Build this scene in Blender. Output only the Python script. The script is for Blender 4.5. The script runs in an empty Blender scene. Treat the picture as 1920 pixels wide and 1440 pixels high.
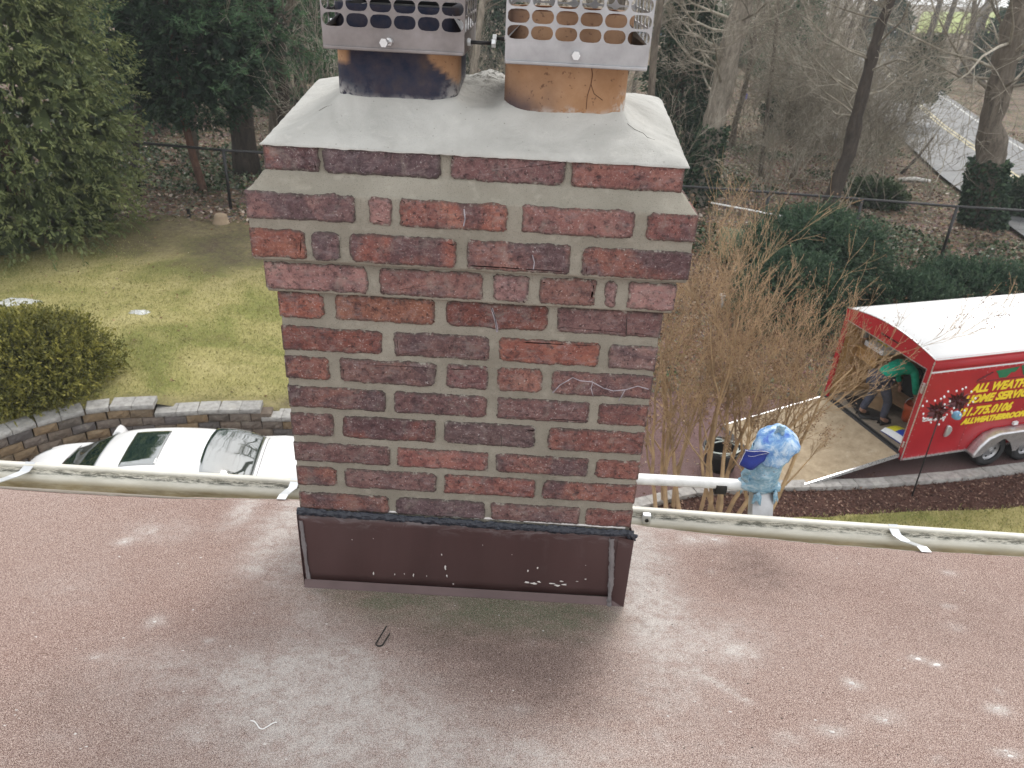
import bpy, math, random
import numpy as np
from mathutils import Vector, Matrix, noise
random.seed(7); RNG = np.random.default_rng(7)
R = math.radians
S = bpy.context.scene
COL = S.collection

# ------------------------------------------------------------------ camera
PITCH, ROLL, YAW, FPX, HC = 0.5004, 0.0534, -0.0087, 1440.0, 8.0
def cam_axes():
    cp, sp = math.cos(PITCH), math.sin(PITCH)
    fw = Vector((math.sin(YAW)*cp, math.cos(YAW)*cp, -sp))
    r0 = Vector((math.cos(YAW), -math.sin(YAW), 0)); u0 = r0.cross(fw)
    cr, sr = math.cos(ROLL), math.sin(ROLL)
    return fw, r0*cr+u0*sr, u0*cr-r0*sr
FW, RT, UP = cam_axes()
cd = bpy.data.cameras.new('camera'); cam = bpy.data.objects.new('camera', cd); COL.objects.link(cam)
cam.matrix_world = Matrix(((RT.x, UP.x, -FW.x, 0), (RT.y, UP.y, -FW.y, 0), (RT.z, UP.z, -FW.z, HC), (0, 0, 0, 1)))
cd.sensor_width = 36; cd.lens = FPX/1920*36; cd.clip_start = 0.02; cd.clip_end = 2500
cd.dof.use_dof = True; cd.dof.focus_distance = 1.7; cd.dof.aperture_fstop = 11
S.camera = cam
def at_z(px, py, z):                        # photo pixel -> world point on the level z
    d = FW+RT*((px-960)/FPX)-UP*((py-720)/FPX)
    t = (z-HC)/d.z; return Vector((d.x*t, d.y*t, z))
def at_y(px, py, y):
    d = FW+RT*((px-960)/FPX)-UP*((py-720)/FPX)
    t = y/d.y; return Vector((d.x*t, y, HC+d.z*t))

# ------------------------------------------------------------------ sky, sun, exposure
W = bpy.data.worlds.new('World'); S.world = W; W.use_nodes = True
wn = W.node_tree.nodes; wl = W.node_tree.links
sky = wn.new('ShaderNodeTexSky'); sky.sky_type = 'NISHITA'; sky.sun_disc = False
SUN_EL, SUN_AZ = R(46), R(20)               # azimuth from +y towards +x
sky.sun_elevation = SUN_EL; sky.sun_rotation = SUN_AZ; sky.air_density = 1.0; sky.dust_density = 4.0
bg = wn['Background']
mx = wn.new('ShaderNodeMix'); mx.data_type = 'RGBA'; mx.inputs['Factor'].default_value = 0.88
tc = wn.new('ShaderNodeTexCoord'); nz = wn.new('ShaderNodeTexNoise'); nz.inputs['Scale'].default_value = 2.2; nz.inputs['Detail'].default_value = 5
rp = wn.new('ShaderNodeValToRGB')
rp.color_ramp.elements[0].position = .35; rp.color_ramp.elements[0].color = (9.6, 9.7, 9.9, 1)
rp.color_ramp.elements[1].position = .7; rp.color_ramp.elements[1].color = (14.0, 14.1, 14.0, 1)
wl.new(tc.outputs['Generated'], nz.inputs['Vector']); wl.new(nz.outputs['Fac'], rp.inputs['Fac'])
wl.new(sky.outputs['Color'], mx.inputs['A']); wl.new(rp.outputs['Color'], mx.inputs['B'])
wl.new(mx.outputs['Result'], bg.inputs['Color']); bg.inputs['Strength'].default_value = 0.1
sd = bpy.data.lights.new('sun', 'SUN'); sd.energy = 1.5; sd.angle = R(18); sd.color = (1, .965, .92)
so = bpy.data.objects.new('sun', sd); COL.objects.link(so)
sv = Vector((math.sin(SUN_AZ)*math.cos(SUN_EL), math.cos(SUN_AZ)*math.cos(SUN_EL), math.sin(SUN_EL)))
so.rotation_euler = sv.to_track_quat('Z', 'Y').to_euler()
S.view_settings.view_transform = 'Standard'; S.view_settings.look = 'None'
S.view_settings.gamma = 1; S.view_settings.use_curve_mapping = False; S.view_settings.exposure = 0.45
S.cycles.max_bounces = 6; S.cycles.transparent_max_bounces = 8

# haze volume added to lift and brighten the distance
def make_haze():
    me = bpy.data.meshes.new('haze'); x0, x1, y0, y1, z0, z1 = -420, 420, -60, 480, -2.4, 26
    me.from_pydata([(x, y, z) for z in (z0, z1) for y in (y0, y1) for x in (x0, x1)], [], [(0, 2, 3, 1), (4, 5, 7, 6), (0, 1, 5, 4), (2, 6, 7, 3), (0, 4, 6, 2), (1, 3, 7, 5)])
    m = bpy.data.materials.new('haze'); m.use_nodes = True; n = m.node_tree.nodes; n.remove(n['Principled BSDF'])
    v = n.new('ShaderNodeVolumePrincipled'); v.inputs['Color'].default_value = (.93, .95, .97, 1); v.inputs['Density'].default_value = .0009
    m.node_tree.links.new(v.outputs[0], n['Material Output'].inputs['Volume']); me.materials.append(m)
    o = bpy.data.objects.new('haze', me); COL.objects.link(o); o['kind'] = 'stuff'; o['label'] = 'thin pale haze added to lift the background'; o['category'] = 'haze'
# ------------------------------------------------------------------ helpers
def srgb(r, g, b):
    f = lambda c: (c/255/12.92) if c/255 <= .04045 else ((c/255+.055)/1.055)**2.4
    return (f(r), f(g), f(b), 1)
def tag(o, label=None, cat=None, group=None, kind=None):
    if label: o['label'] = label
    if cat: o['category'] = cat
    if group: o['group'] = group
    if kind: o['kind'] = kind
    return o
def thing(name, label, cat, loc=(0, 0, 0), rz=0, group=None):
    o = bpy.data.objects.new(name, None); COL.objects.link(o); o.empty_display_size = .1
    o.location = loc; o.rotation_euler = (0, 0, rz); return tag(o, label, cat, group)
def link(name, me, mat=None, parent=None, smooth=False, loc=None, rot=None):
    o = bpy.data.objects.new(name, me); COL.objects.link(o)
    if mat is not None and len(me.materials) == 0: me.materials.append(mat)
    if parent is not None: o.parent = parent
    if loc is not None: o.location = loc
    if rot is not None: o.rotation_euler = rot
    if smooth:
        me.polygons.foreach_set('use_smooth', [True]*len(me.polygons))
    return o
class MB:
    def __init__(s): s.v = []; s.f = []
    def box(s, x0, x1, y0, y1, z0, z1):
        n = len(s.v); s.v += [(x, y, z) for z in (z0, z1) for y in (y0, y1) for x in (x0, x1)]
        s.f += [tuple(n+i for i in q) for q in ((0, 2, 3, 1), (4, 5, 7, 6), (0, 1, 5, 4), (2, 6, 7, 3), (0, 4, 6, 2), (1, 3, 7, 5))]; return s
    def tube(s, pts, rad, n=8, cap=True):
        pts = [Vector(p) for p in pts]
        if not hasattr(rad, '__len__'): rad = [rad]*len(pts)
        b = len(s.v); ref = None
        for i, p in enumerate(pts):
            d = (pts[min(i+1, len(pts)-1)]-pts[max(i-1, 0)])
            if d.length < 1e-9: d = Vector((0, 0, 1))
            d.normalize()
            if ref is None: ref = Vector((1, 0, 0)) if abs(d.x) < .9 else Vector((0, 1, 0))
            u = (ref-d*ref.dot(d)).normalized(); w = d.cross(u); ref = u
            for k in range(n):
                a = 2*math.pi*k/n; s.v.append(tuple(p+u*(math.cos(a)*rad[i])+w*(math.sin(a)*rad[i])))
        for i in range(len(pts)-1):
            for k in range(n):
                k2 = (k+1) % n; s.f.append((b+i*n+k, b+i*n+k2, b+(i+1)*n+k2, b+(i+1)*n+k))
        if cap:
            s.f.append(tuple(b+k for k in range(n-1, -1, -1))); s.f.append(tuple(b+(len(pts)-1)*n+k for k in range(n)))
        return s
    def prism(s, poly, axis, a, b):            # poly of 2d points, extruded along axis
        n = len(s.v); m = len(poly)
        for t in (a, b):
            for p, q in poly:
                s.v.append((t, p, q) if axis == 'x' else (p, t, q) if axis == 'y' else (p, q, t))
        s.f.append(tuple(n+i for i in range(m))); s.f.append(tuple(n+m+i for i in range(m-1, -1, -1)))
        for i in range(m):
            j = (i+1) % m; s.f.append((n+i, n+m+i, n+m+j, n+j))
        return s
    def grid(s, fn, nu, nv, wrap=False):
        b = len(s.v)
        for i in range(nu+1):
            for j in range(nv+1): s.v.append(tuple(fn(i/nu, j/nv)))
        for i in range(nu):
            for j in range(nv):
                a = b+i*(nv+1)+j; s.f.append((a, a+nv+1, a+nv+2, a+1))
        return s
    def mesh(s, name):
        me = bpy.data.meshes.new(name); me.from_pydata(s.v, [], s.f); me.update(); return me
    def obj(s, name, mat, parent=None, smooth=False, bevel=0, loc=None, rot=None, solid=0):
        me = s.mesh(name)
        o = link(name, me, mat, parent, smooth, loc, rot)
        if solid:
            m = o.modifiers.new('s', 'SOLIDIFY'); m.thickness = solid; m.offset = 0
        if bevel:
            m = o.modifiers.new('b', 'BEVEL'); m.width = bevel; m.segments = 2; m.limit_method = 'ANGLE'
            if not smooth: me.polygons.foreach_set('use_smooth', [True]*len(me.polygons)); me.set_sharp_from_angle(angle=R(35))
        return o
def np_mesh(name, verts, faces, attrs=None):
    """verts Nx3, faces MxK (all the same K)"""
    me = bpy.data.meshes.new(name); verts = np.ascontiguousarray(verts, dtype=np.float32); faces = np.ascontiguousarray(faces, dtype=np.int32)
    K = faces.shape[1]; M = len(faces)
    me.vertices.add(len(verts)); me.vertices.foreach_set('co', verts.ravel())
    me.loops.add(M*K); me.loops.foreach_set('vertex_index', faces.ravel())
    me.polygons.add(M); me.polygons.foreach_set('loop_start', np.arange(0, M*K, K, dtype=np.int32))
    if attrs:
        for k, a in attrs.items():
            at = me.attributes.new(k, 'FLOAT', 'POINT'); at.data.foreach_set('value', np.ascontiguousarray(a, dtype=np.float32))
    me.update(calc_edges=True); return me
def grid_faces(nu, nv):
    i, j = np.meshgrid(np.arange(nu-1), np.arange(nv-1), indexing='ij'); a = (i*nv+j).ravel()
    return np.stack([a, a+nv, a+nv+1, a+1], 1)
def vnoise(P, scale, seed=0, octs=3):          # cheap value noise with numpy, -1..1
    P = np.asarray(P, dtype=np.float64)*scale+seed*17.31; out = np.zeros(len(P)); amp = 1; tot = 0
    for o in range(octs):
        i = np.floor(P).astype(np.int64); f = P-i; f = f*f*(3-2*f); acc = 0
        for dx in (0, 1):
            for dy in (0, 1):
                for dz in (0, 1):
                    h = ((i[:, 0]+dx)*374761393+(i[:, 1]+dy)*668265263+(i[:, 2]+dz)*2147483647+o*1013) & 0xffffffff
                    h = ((h ^ (h >> 13))*1274126177) & 0xffffffff; h = (h ^ (h >> 16)) & 0xffff
                    w = (f[:, 0] if dx else 1-f[:, 0])*(f[:, 1] if dy else 1-f[:, 1])*(f[:, 2] if dz else 1-f[:, 2])
                    acc = acc+w*(h/32767.5-1)
        out += acc*amp; tot += amp; amp *= .5; P = P*2.03
    return out/tot
def sstep(a, b, x):
    t = np.clip((x-a)/(b-a), 0, 1); return t*t*(3-2*t)

# ------------------------------------------------------------------ materials
class NT:
    def __init__(s, name, rough=.8, metal=0, spec=.5):
        s.m = bpy.data.materials.new(name); s.m.use_nodes = True; s.t = s.m.node_tree; s.n = s.t.nodes; s.l = s.t.links
        s.b = s.n['Principled BSDF']; s.b.inputs['Roughness'].default_value = rough; s.b.inputs['Metallic'].default_value = metal
        s.b.inputs['Specular IOR Level'].default_value = spec
        s.tc = s.n.new('ShaderNodeTexCoord'); s.geo = s.n.new('ShaderNodeNewGeometry')
    def put(s, sock, v):
        if isinstance(v, bpy.types.NodeSocket): s.l.new(v, sock)
        elif v is not None: sock.default_value = v
    def noise(s, scale, detail=4, rough=.55, dist=0, vec=None, stretch=None):
        vec = vec or s.geo.outputs['Position']
        if stretch:
            mp = s.n.new('ShaderNodeMapping'); mp.inputs['Scale'].default_value = stretch; s.l.new(vec, mp.inputs['Vector']); vec = mp.outputs[0]
        n = s.n.new('ShaderNodeTexNoise'); n.inputs['Scale'].default_value = scale; n.inputs['Detail'].default_value = detail
        n.inputs['Roughness'].default_value = rough; n.inputs['Distortion'].default_value = dist; s.l.new(vec, n.inputs['Vector']); return n.outputs['Fac']
    def voro(s, scale, out='Distance', vec=None, feature='F1', stretch=None):
        vec = vec or s.geo.outputs['Position']
        if stretch:
            mp = s.n.new('ShaderNodeMapping'); mp.inputs['Scale'].default_value = stretch; s.l.new(vec, mp.inputs['Vector']); vec = mp.outputs[0]
        n = s.n.new('ShaderNodeTexVoronoi'); n.feature = feature; n.inputs['Scale'].default_value = scale; s.l.new(vec, n.inputs['Vector']); return n.outputs[out]
    def ramp(s, fac, stops):
        r = s.n.new('ShaderNodeValToRGB'); e = r.color_ramp.elements
        while len(e) < len(stops): e.new(.5)
        for k, (p, c) in enumerate(stops):
            e[k].position = p; e[k].color = c if hasattr(c, '__len__') else (c, c, c, 1)
        s.put(r.inputs['Fac'], fac); return r.outputs['Color']
    def mix(s, fac, a, b, mode='MIX'):
        m = s.n.new('ShaderNodeMix'); m.data_type = 'RGBA'; m.blend_type = mode
        s.put(m.inputs['Factor'], fac); s.put(m.inputs['A'], a); s.put(m.inputs['B'], b); return m.outputs['Result']
    def math(s, op, a, b=0.0, clamp=False):
        m = s.n.new('ShaderNodeMath'); m.operation = op; m.use_clamp = clamp; s.put(m.inputs[0], a); s.put(m.inputs[1], b); return m.outputs[0]
    def attr(s, name):
        a = s.n.new('ShaderNodeAttribute'); a.attribute_name = name; return a.outputs['Fac']
    def objcol(s):
        return s.n.new('ShaderNodeObjectInfo')
    def bump(s, h, strength=.5, dist=.002, normal=None):
        b = s.n.new('ShaderNodeBump'); b.inputs['Strength'].default_value = strength; b.inputs['Distance'].default_value = dist
        s.put(b.inputs['Height'], h)
        if normal is not None: s.l.new(normal, b.inputs['Normal'])
        s.l.new(b.outputs[0], s.b.inputs['Normal']); return b.outputs[0]
    def col(s, c): s.put(s.b.inputs['Base Color'], c); return s
def plain(name, c, rough=.6, metal=0, var=.15, scale=8, bump=0, bdist=.002, spec=.5):
    t = NT(name, rough, metal, spec); n = t.noise(scale, 5)
    d = tuple(x*(1-var) for x in c[:3])+(1,); e = tuple(min(1, x*(1+var)) for x in c[:3])+(1,)
    t.col(t.ramp(n, [(.3, d), (.7, e)]))
    if bump: t.bump(t.noise(scale*6, 4), bump, bdist)
    return t.m
def leafmat(name, stops, rough=.6, trans=.25, shade=1):
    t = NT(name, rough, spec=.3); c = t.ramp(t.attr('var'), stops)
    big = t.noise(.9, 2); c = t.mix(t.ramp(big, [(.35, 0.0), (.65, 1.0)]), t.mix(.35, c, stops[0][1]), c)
    t.col(c)
    if trans:
        tr = t.n.new('ShaderNodeBsdfTranslucent'); t.put(tr.inputs['Color'], c)
        ms = t.n.new('ShaderNodeMixShader'); ms.inputs[0].default_value = trans
        t.l.new(t.b.outputs[0], ms.inputs[1]); t.l.new(tr.outputs[0], ms.inputs[2]); t.l.new(ms.outputs[0], t.n['Material Output'].inputs['Surface'])
    return t.m
M = {}
# brick
t = NT('brick', .85, spec=.25); oi = t.objcol(); base = oi.outputs['Color']
n1 = t.noise(16, 6, .65, .6); n2 = t.noise(60, 6, .7); n3 = t.noise(260, 3, .7); n4 = t.noise(9, 5, .6, 1.0)
hs = t.n.new('ShaderNodeHueSaturation'); hs.inputs['Saturation'].default_value = .98; hs.inputs['Value'].default_value = 1.4; hs.inputs['Hue'].default_value = .508; t.put(hs.inputs['Color'], base)
c = t.mix(t.ramp(n1, [(.46, 0.0), (.66, .85)]), base, hs.outputs[0])
dk = t.math('ADD', n4, t.math('MULTIPLY', t.math('SUBTRACT', oi.outputs['Random'], .5), .22))
c = t.mix(t.ramp(dk, [(.5, 0.0), (.66, .75)]), c, (.078, .056, .066, 1))
c = t.mix(t.ramp(n2, [(.32, .8), (.5, 0.0)]), c, (.045, .03, .034, 1))
c = t.mix(t.ramp(t.noise(130, 5, .75), [(.36, .85), (.46, 0.0)]), c, (.04, .028, .03, 1))
c = t.mix(t.ramp(t.noise(85, 6, .8, .8), [(.56, 0.0), (.66, .45)]), c, (.34, .22, .2, 1))
c = t.mix(t.ramp(t.noise(38, 6, .75, .5, stretch=(1, 1, 2.2)), [(.5, 0.0), (.74, .55)]), c, (.30, .25, .255, 1))
fl = t.math('MULTIPLY', t.ramp(n3, [(.58, 0.0), (.68, 1.0)]), t.ramp(n2, [(.48, 0.0), (.6, 1.0)]))
c = t.mix(t.math('MULTIPLY', fl, .8), c, (.6, .57, .55, 1))
c = t.mix(t.ramp(t.noise(21, 7, .8, .6), [(.53, 0.0), (.68, .55)]), c, (.27, .235, .21, 1))
eg = t.attr('edge')
c = t.mix(t.math('MULTIPLY', eg, t.ramp(t.noise(150, 3), [(.34, .15), (.54, .85)])), c, (.07, .06, .052, 1))
c = t.mix(t.math('MULTIPLY', eg, t.ramp(t.noise(70, 4, .7), [(.56, 0.0), (.66, .8)])), c, (.40, .38, .33, 1))
t.col(c); t.bump(t.math('ADD', n2, t.math('MULTIPLY', n3, .6)), .9, .003); M['brick'] = t.m
# mortar
def mortar(name, a, b, bd=.0022):
    t = NT(name, .95, spec=.15); c = t.ramp(t.noise(7, 5), [(.3, a), (.7, b)])
    c = t.mix(t.ramp(t.noise(500, 2, .8), [(.28, .7), (.42, 0.0)]), c, tuple(x*.35 for x in a[:3])+(1,))
    c = t.mix(t.ramp(t.noise(45, 4), [(.55, 0.0), (.75, .35)]), c, tuple(min(1, x*1.35) for x in b[:3])+(1,))
    h = t.math('ADD', t.noise(420, 3, .8), t.math('MULTIPLY', t.noise(60, 4), 1.2)); t.col(c); t.bump(h, .75, bd); return t.m
M['mortar'] = mortar('mortar', (.262, .243, .20, 1), (.362, .338, .285, 1), .0035)
t = NT('crown_cement', .95, spec=.15)
c = t.ramp(t.noise(9, 5, .6, .5), [(.3, (.40, .395, .37, 1)), (.7, (.56, .555, .525, 1))])
c = t.mix(t.ramp(t.noise(30, 5, .7), [(.58, 0.0), (.72, .45)]), c, (.62, .61, .57, 1))
c = t.mix(t.ramp(t.voro(60), [(.04, .8), (.09, 0.0)]), c, (.22, .21, .18, 1))
rg = t.attr('rough'); c = t.mix(t.math('MULTIPLY', rg, t.ramp(t.noise(55, 5, .8, 1.5), [(.42, .9), (.52, 0.0)])), c, (.13, .13, .11, 1))
t.col(c); t.bump(t.math('ADD', t.noise(22, 6, .65, .5), t.math('MULTIPLY', t.noise(420, 3, .8), .3)), .85, .007); M['crown'] = t.m
# roof granules
t = NT('roof_granules', .95, spec=.1)
sp = t.noise(620, 2, .9); sp2 = t.voro(520, 'Color')
c = t.ramp(sp, [(.40, (.070, .034, .029, 1)), (.48, (.235, .145, .122, 1)), (.545, (.44, .325, .28, 1)), (.64, (.70, .60, .54, 1))])
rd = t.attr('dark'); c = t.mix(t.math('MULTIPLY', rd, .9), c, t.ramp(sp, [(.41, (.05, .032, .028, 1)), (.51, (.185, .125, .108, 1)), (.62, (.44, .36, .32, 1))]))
c = t.mix(t.ramp(t.noise(1.3, 3), [(.4, 0.0), (.7, .22)]), c, (.5, .3, .27, 1), 'MULTIPLY')
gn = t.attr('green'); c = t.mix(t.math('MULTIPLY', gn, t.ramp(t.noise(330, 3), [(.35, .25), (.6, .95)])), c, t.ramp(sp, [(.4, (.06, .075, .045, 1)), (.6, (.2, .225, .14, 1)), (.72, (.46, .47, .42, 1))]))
du = t.attr('dust'); dn = t.math('MULTIPLY', du, t.math('MULTIPLY', t.ramp(t.noise(420, 3, .8), [(.3, .35), (.6, 1.0)]), t.ramp(t.noise(34, 7, .8, .5), [(.36, .35), (.56, 1.0)])), True)
c = t.mix(dn, c, t.ramp(sp, [(.41, (.36, .33, .31, 1)), (.5, (.60, .57, .54, 1)), (.6, (.74, .71, .68, 1))]))
t.col(c); t.bump(sp, .75, .003); M['roof'] = t.m
# flue clay
t = NT('flue_clay', .85, spec=.2); c = t.ramp(t.noise(14, 6, .65), [(.3, (.30, .165, .085, 1)), (.7, (.44, .27, .16, 1))])
c = t.mix(t.ramp(t.noise(120, 3), [(.3, .7), (.38, 0.0)]), c, (.12, .06, .04, 1)); so_ = t.attr('soot')
c = t.mix(t.math('MULTIPLY', so_, t.ramp(t.noise(40, 5, .7), [(.4, 1.0), (.75, .9)])), c, t.ramp(t.noise(16, 6), [(.35, (.017, .023, .045, 1)), (.55, (.032, .036, .058, 1)), (.78, (.075, .055, .05, 1))]))
c = t.mix(t.math('MULTIPLY', t.attr('smear'), t.ramp(t.noise(70, 4), [(.4, 0.0), (.55, 1.0)])), c, (.5, .49, .47, 1))
t.col(c); t.bump(t.noise(120, 5), .4, .002); M['clay'] = t.m
t = NT('clay_inside_dark', .95); t.col((.012, .012, .013, 1)); M['soot'] = t.m
t = NT('clay_inside', .9); t.col(t.ramp(t.noise(20, 5), [(.3, (.2, .075, .035, 1)), (.7, (.33, .14, .06, 1))])); M['clay_in'] = t.m
def steel(name, a, b, rough):
    t = NT(name, rough, .85); t.col(t.ramp(t.noise(11, 6, .65), [(.3, a), (.7, b)]))
    t.put(t.b.inputs['Roughness'], t.ramp(t.noise(40, 4), [(.3, rough-.1), (.7, rough+.15)])); t.bump(t.noise(60, 3), .12, .001); return t.m
M['steel'] = steel('stainless', (.33, .33, .34, 1), (.50, .50, .51, 1), .42)
M['steel_dull'] = steel('stainless_stained', (.20, .18, .175, 1), (.32, .30, .30, 1), .5)
M['black_metal'] = plain('black_painted_metal', (.022, .022, .024), .4, .2)
M['dark_seal'] = plain('black_roof_cement', (.022, .027, .04), .42, bump=.8, bdist=.004, scale=30, spec=.6)
t = NT('brown_flashing', .38, spec=.5); c = t.ramp(t.noise(3, 4, stretch=(3, 1, .6)), [(.3, (.062, .034, .034, 1)), (.7, (.085, .048, .048, 1))])
c = t.mix(t.ramp(t.noise(7, 6, .75, stretch=(1, 1, .35)), [(.58, 0.0), (.8, .3)]), c, (.2, .17, .17, 1)); t.col(c)
c = t.mix(t.ramp(t.noise(30, 6, .85, .6, stretch=(1, 1, 1.6)), [(.66, 0.0), (.74, .6)]), c, (.22, .17, .17, 1)); t.col(c)
sx_ = t.n.new('ShaderNodeSeparateXYZ'); t.l.new(t.geo.outputs['Position'], sx_.inputs[0])
top_ = t.ramp(t.math('MULTIPLY', t.math('SUBTRACT', sx_.outputs['Z'], 6.84), 25.0), [(0, 0.0), (.9, .7)])
c = t.mix(t.math('MULTIPLY', top_, t.ramp(t.noise(14, 5, .7, 1, stretch=(1, 1, 2.5)), [(.5, 0.0), (.6, 1.0)])), c, (.19, .165, .17, 1)); t.col(c)
t.put(t.b.inputs['Roughness'], t.ramp(t.noise(12, 4), [(.3, .3), (.7, .5)])); M['flash'] = t.m
M['flash_hem'] = plain('brown_flashing_dusty', (.125, .085, .085), .55, scale=12)
M['caulk'] = plain('grey_caulk', (.2, .185, .19), .5, bump=.5, scale=30)
M['splat'] = plain('white_splash', (.68, .65, .63), .9)
t = NT('gutter_white', .45); c = t.ramp(t.noise(9, 6, .7, stretch=(1, 4, 4)), [(.3, (.54, .52, .45, 1)), (.7, (.70, .685, .62, 1))])
c = t.mix(t.math('MULTIPLY', t.attr('dirt'), t.ramp(t.noise(24, 5, .8, stretch=(.5, 2, 2)), [(.35, 1.0), (.75, .55)])), c, t.ramp(t.noise(14, 4, stretch=(.6, 2, 2)), [(.35, (.17, .125, .05, 1)), (.7, (.36, .29, .16, 1))]))
c = t.mix(t.math('MULTIPLY', t.attr('grime'), t.ramp(t.noise(60, 5, .85, stretch=(.35, 2, 2)), [(.45, 1.0), (.56, 0.0)])), c, (.06, .065, .05, 1)); t.col(c); M['gutter'] = t.m
M['galv'] = plain('galvanised_strap', (.62, .64, .66), .35, .6)
M['white_paint'] = plain('white_painted_bar', (.76, .76, .75), .45, scale=25)
M['alu'] = steel('aluminium', (.62, .63, .64, 1), (.78, .79, .8, 1), .3)
t = NT('blue_tarp', .32, spec=.5); c = t.ramp(t.noise(26, 5, .7, .8), [(.32, (.03, .10, .42, 1)), (.48, (.16, .33, .58, 1)), (.62, (.50, .63, .76, 1))]); t.col(c)
t.bump(t.voro(38, feature='DISTANCE_TO_EDGE'), .35, .006); M['tarp'] = t.m
t = NT('pale_blue_tape', .4, spec=.5); c = t.ramp(t.noise(34, 5, .7, .8, stretch=(1, 1, 2)), [(.33, (.13, .28, .40, 1)), (.5, (.25, .42, .54, 1)), (.66, (.45, .57, .64, 1))])
c = t.mix(t.ramp(t.noise(90, 4), [(.62, 0.0), (.7, .7)]), c, (.2, .16, .15, 1)); t.col(c); t.bump(t.voro(48, feature='DISTANCE_TO_EDGE', stretch=(1, 1, .6)), .4, .006); M['tape'] = t.m
M['tarp_dark'] = plain('dark_blue_cloth', (.014, .035, .27), .5, scale=30, bump=.4)
M['thread'] = plain('white_stitching', (.7, .72, .78), .8)
# ground
def groundmat():
    t = NT('leaf_litter_soil', .95, spec=.15)
    c = t.ramp(t.noise(7, 8, .75), [(.3, (.05, .04, .032, 1)), (.5, (.17, .13, .095, 1)), (.66, (.33, .265, .20, 1)), (.8, (.50, .44, .37, 1))])
    g = t.ramp(t.noise(.35, 4), [(.46, 0.0), (.6, 1.0)]); c = t.mix(t.math('MULTIPLY', g, t.ramp(t.noise(4, 6, .7), [(.42, 0.0), (.55, .85)])), c, (.045, .06, .028, 1))
    v = t.voro(14, 'Color'); c = t.mix(.35, c, t.mix(1.0, c, v, 'OVERLAY'))
    t.col(c); t.bump(t.noise(14, 6, .7), .8, .06); return t.m
M['litter'] = groundmat()
t = NT('winter_lawn', .95, spec=.12)
c = t.ramp(t.noise(.55, 5, .6, .4), [(.28, (.19, .165, .07, 1)), (.42, (.24, .25, .08, 1)), (.54, (.40, .36, .15, 1)), (.7, (.53, .465, .23, 1))])
c = t.mix(t.ramp(t.noise(22, 6, .8, stretch=(1, .5, 1)), [(.3, .6), (.56, 0.0)]), c, (.06, .06, .02, 1))
c = t.mix(t.ramp(t.noise(60, 4, .8), [(.56, 0.0), (.75, .5)]), c, (.52, .44, .18, 1))
bare = t.attr('bare'); c = t.mix(t.math('MULTIPLY', bare, t.ramp(t.noise(5, 7, .75), [(.3, 1.0), (.75, .45)])), c, t.ramp(t.noise(16, 6, .7), [(.3, (.045, .03, .026, 1)), (.6, (.105, .08, .064, 1)), (.75, (.26, .21, .17, 1))]))
t.col(c); t.bump(t.noise(60, 6, .75), .8, .03); M['lawn'] = t.m
t = NT('red_stone_driveway', .95, spec=.15); c = t.ramp(t.noise(48, 6, .85), [(.32, (.06, .032, .032, 1)), (.5, (.15, .09, .088, 1)), (.68, (.33, .24, .225, 1))])
c = t.mix(t.ramp(t.noise(1.1, 5), [(.5, 0.0), (.75, .35)]), c, (.2, .16, .15, 1)); t.col(c); t.bump(t.noise(60, 5, .8), .8, .015); M['drive'] = t.m
t = NT('bark_mulch', .95, spec=.1); c = t.ramp(t.noise(24, 7, .85), [(.32, (.028, .016, .013, 1)), (.52, (.10, .052, .042, 1)), (.7, (.23, .135, .105, 1))]); t.col(c); t.bump(t.noise(40, 5, .8), .9, .03); M['mulch'] = t.m
t = NT('wet_asphalt', .42, spec=.5); c = t.ramp(t.noise(.8, 7, .7), [(.3, (.06, .063, .066, 1)), (.7, (.12, .123, .126, 1))]); t.col(c); t.bump(t.noise(9, 5), .3, .02)
t.put(t.b.inputs['Roughness'], t.ramp(t.noise(.5, 4), [(.35, .28), (.65, .62)])); M['road'] = t.m
M['line_y'] = plain('yellow_road_paint', (.42, .36, .2), .6, scale=3); M['line_w'] = plain('white_road_paint', (.45, .45, .43), .6, scale=3)
M['far_grass'] = plain('far_lawn_grass', (.24, .29, .05), .9, scale=.4, var=.25)
def stone(name):
    t = NT(name, .9, spec=.2); oi = t.objcol(); c = t.mix(t.ramp(t.noise(9, 6, .7), [(.3, .55), (.7, 0.0)]), oi.outputs['Color'], (.05, .045, .04, 1))
    c = t.mix(t.ramp(t.noise(5, 5, .7, .7), [(.55, 0.0), (.75, .4)]), c, (.42, .38, .3, 1)); t.col(c); t.bump(t.noise(40, 5), .6, .008); return t.m
M['stone'] = stone('cast_stone')
def bark(name, a, b, sc=6):
    t = NT(name, .95, spec=.15); n = t.noise(sc, 7, .75, .8, stretch=(1, 1, .28)); c = t.ramp(n, [(.3, a), (.7, b)])
    c = t.mix(t.ramp(t.noise(2.2, 5), [(.52, 0.0), (.7, .5)]), c, tuple(x*.55 for x in b[:3])+(1,)); t.col(c); t.bump(n, .9, .05); return t.m
M['bark'] = bark('grey_brown_bark', (.06, .048, .038, 1), (.24, .205, .165, 1))
M['bark_pale'] = bark('pale_broken_bark', (.12, .1, .08, 1), (.46, .41, .34, 1), 9)
M['bark_dark'] = bark('dark_bark', (.03, .025, .022, 1), (.11, .09, .075, 1))
M['bark_red'] = bark('reddish_bark', (.07, .04, .03, 1), (.22, .13, .095, 1))
M['twig'] = plain('tan_twigs', (.40, .275, .16), .85, scale=3, var=.4)
t = NT('grey_twigs', .9, spec=.2); c = t.ramp(t.noise(.45, 5, .7), [(.36, (.13, .115, .09, 1)), (.5, (.30, .27, .215, 1)), (.64, (.56, .52, .44, 1))])
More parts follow.
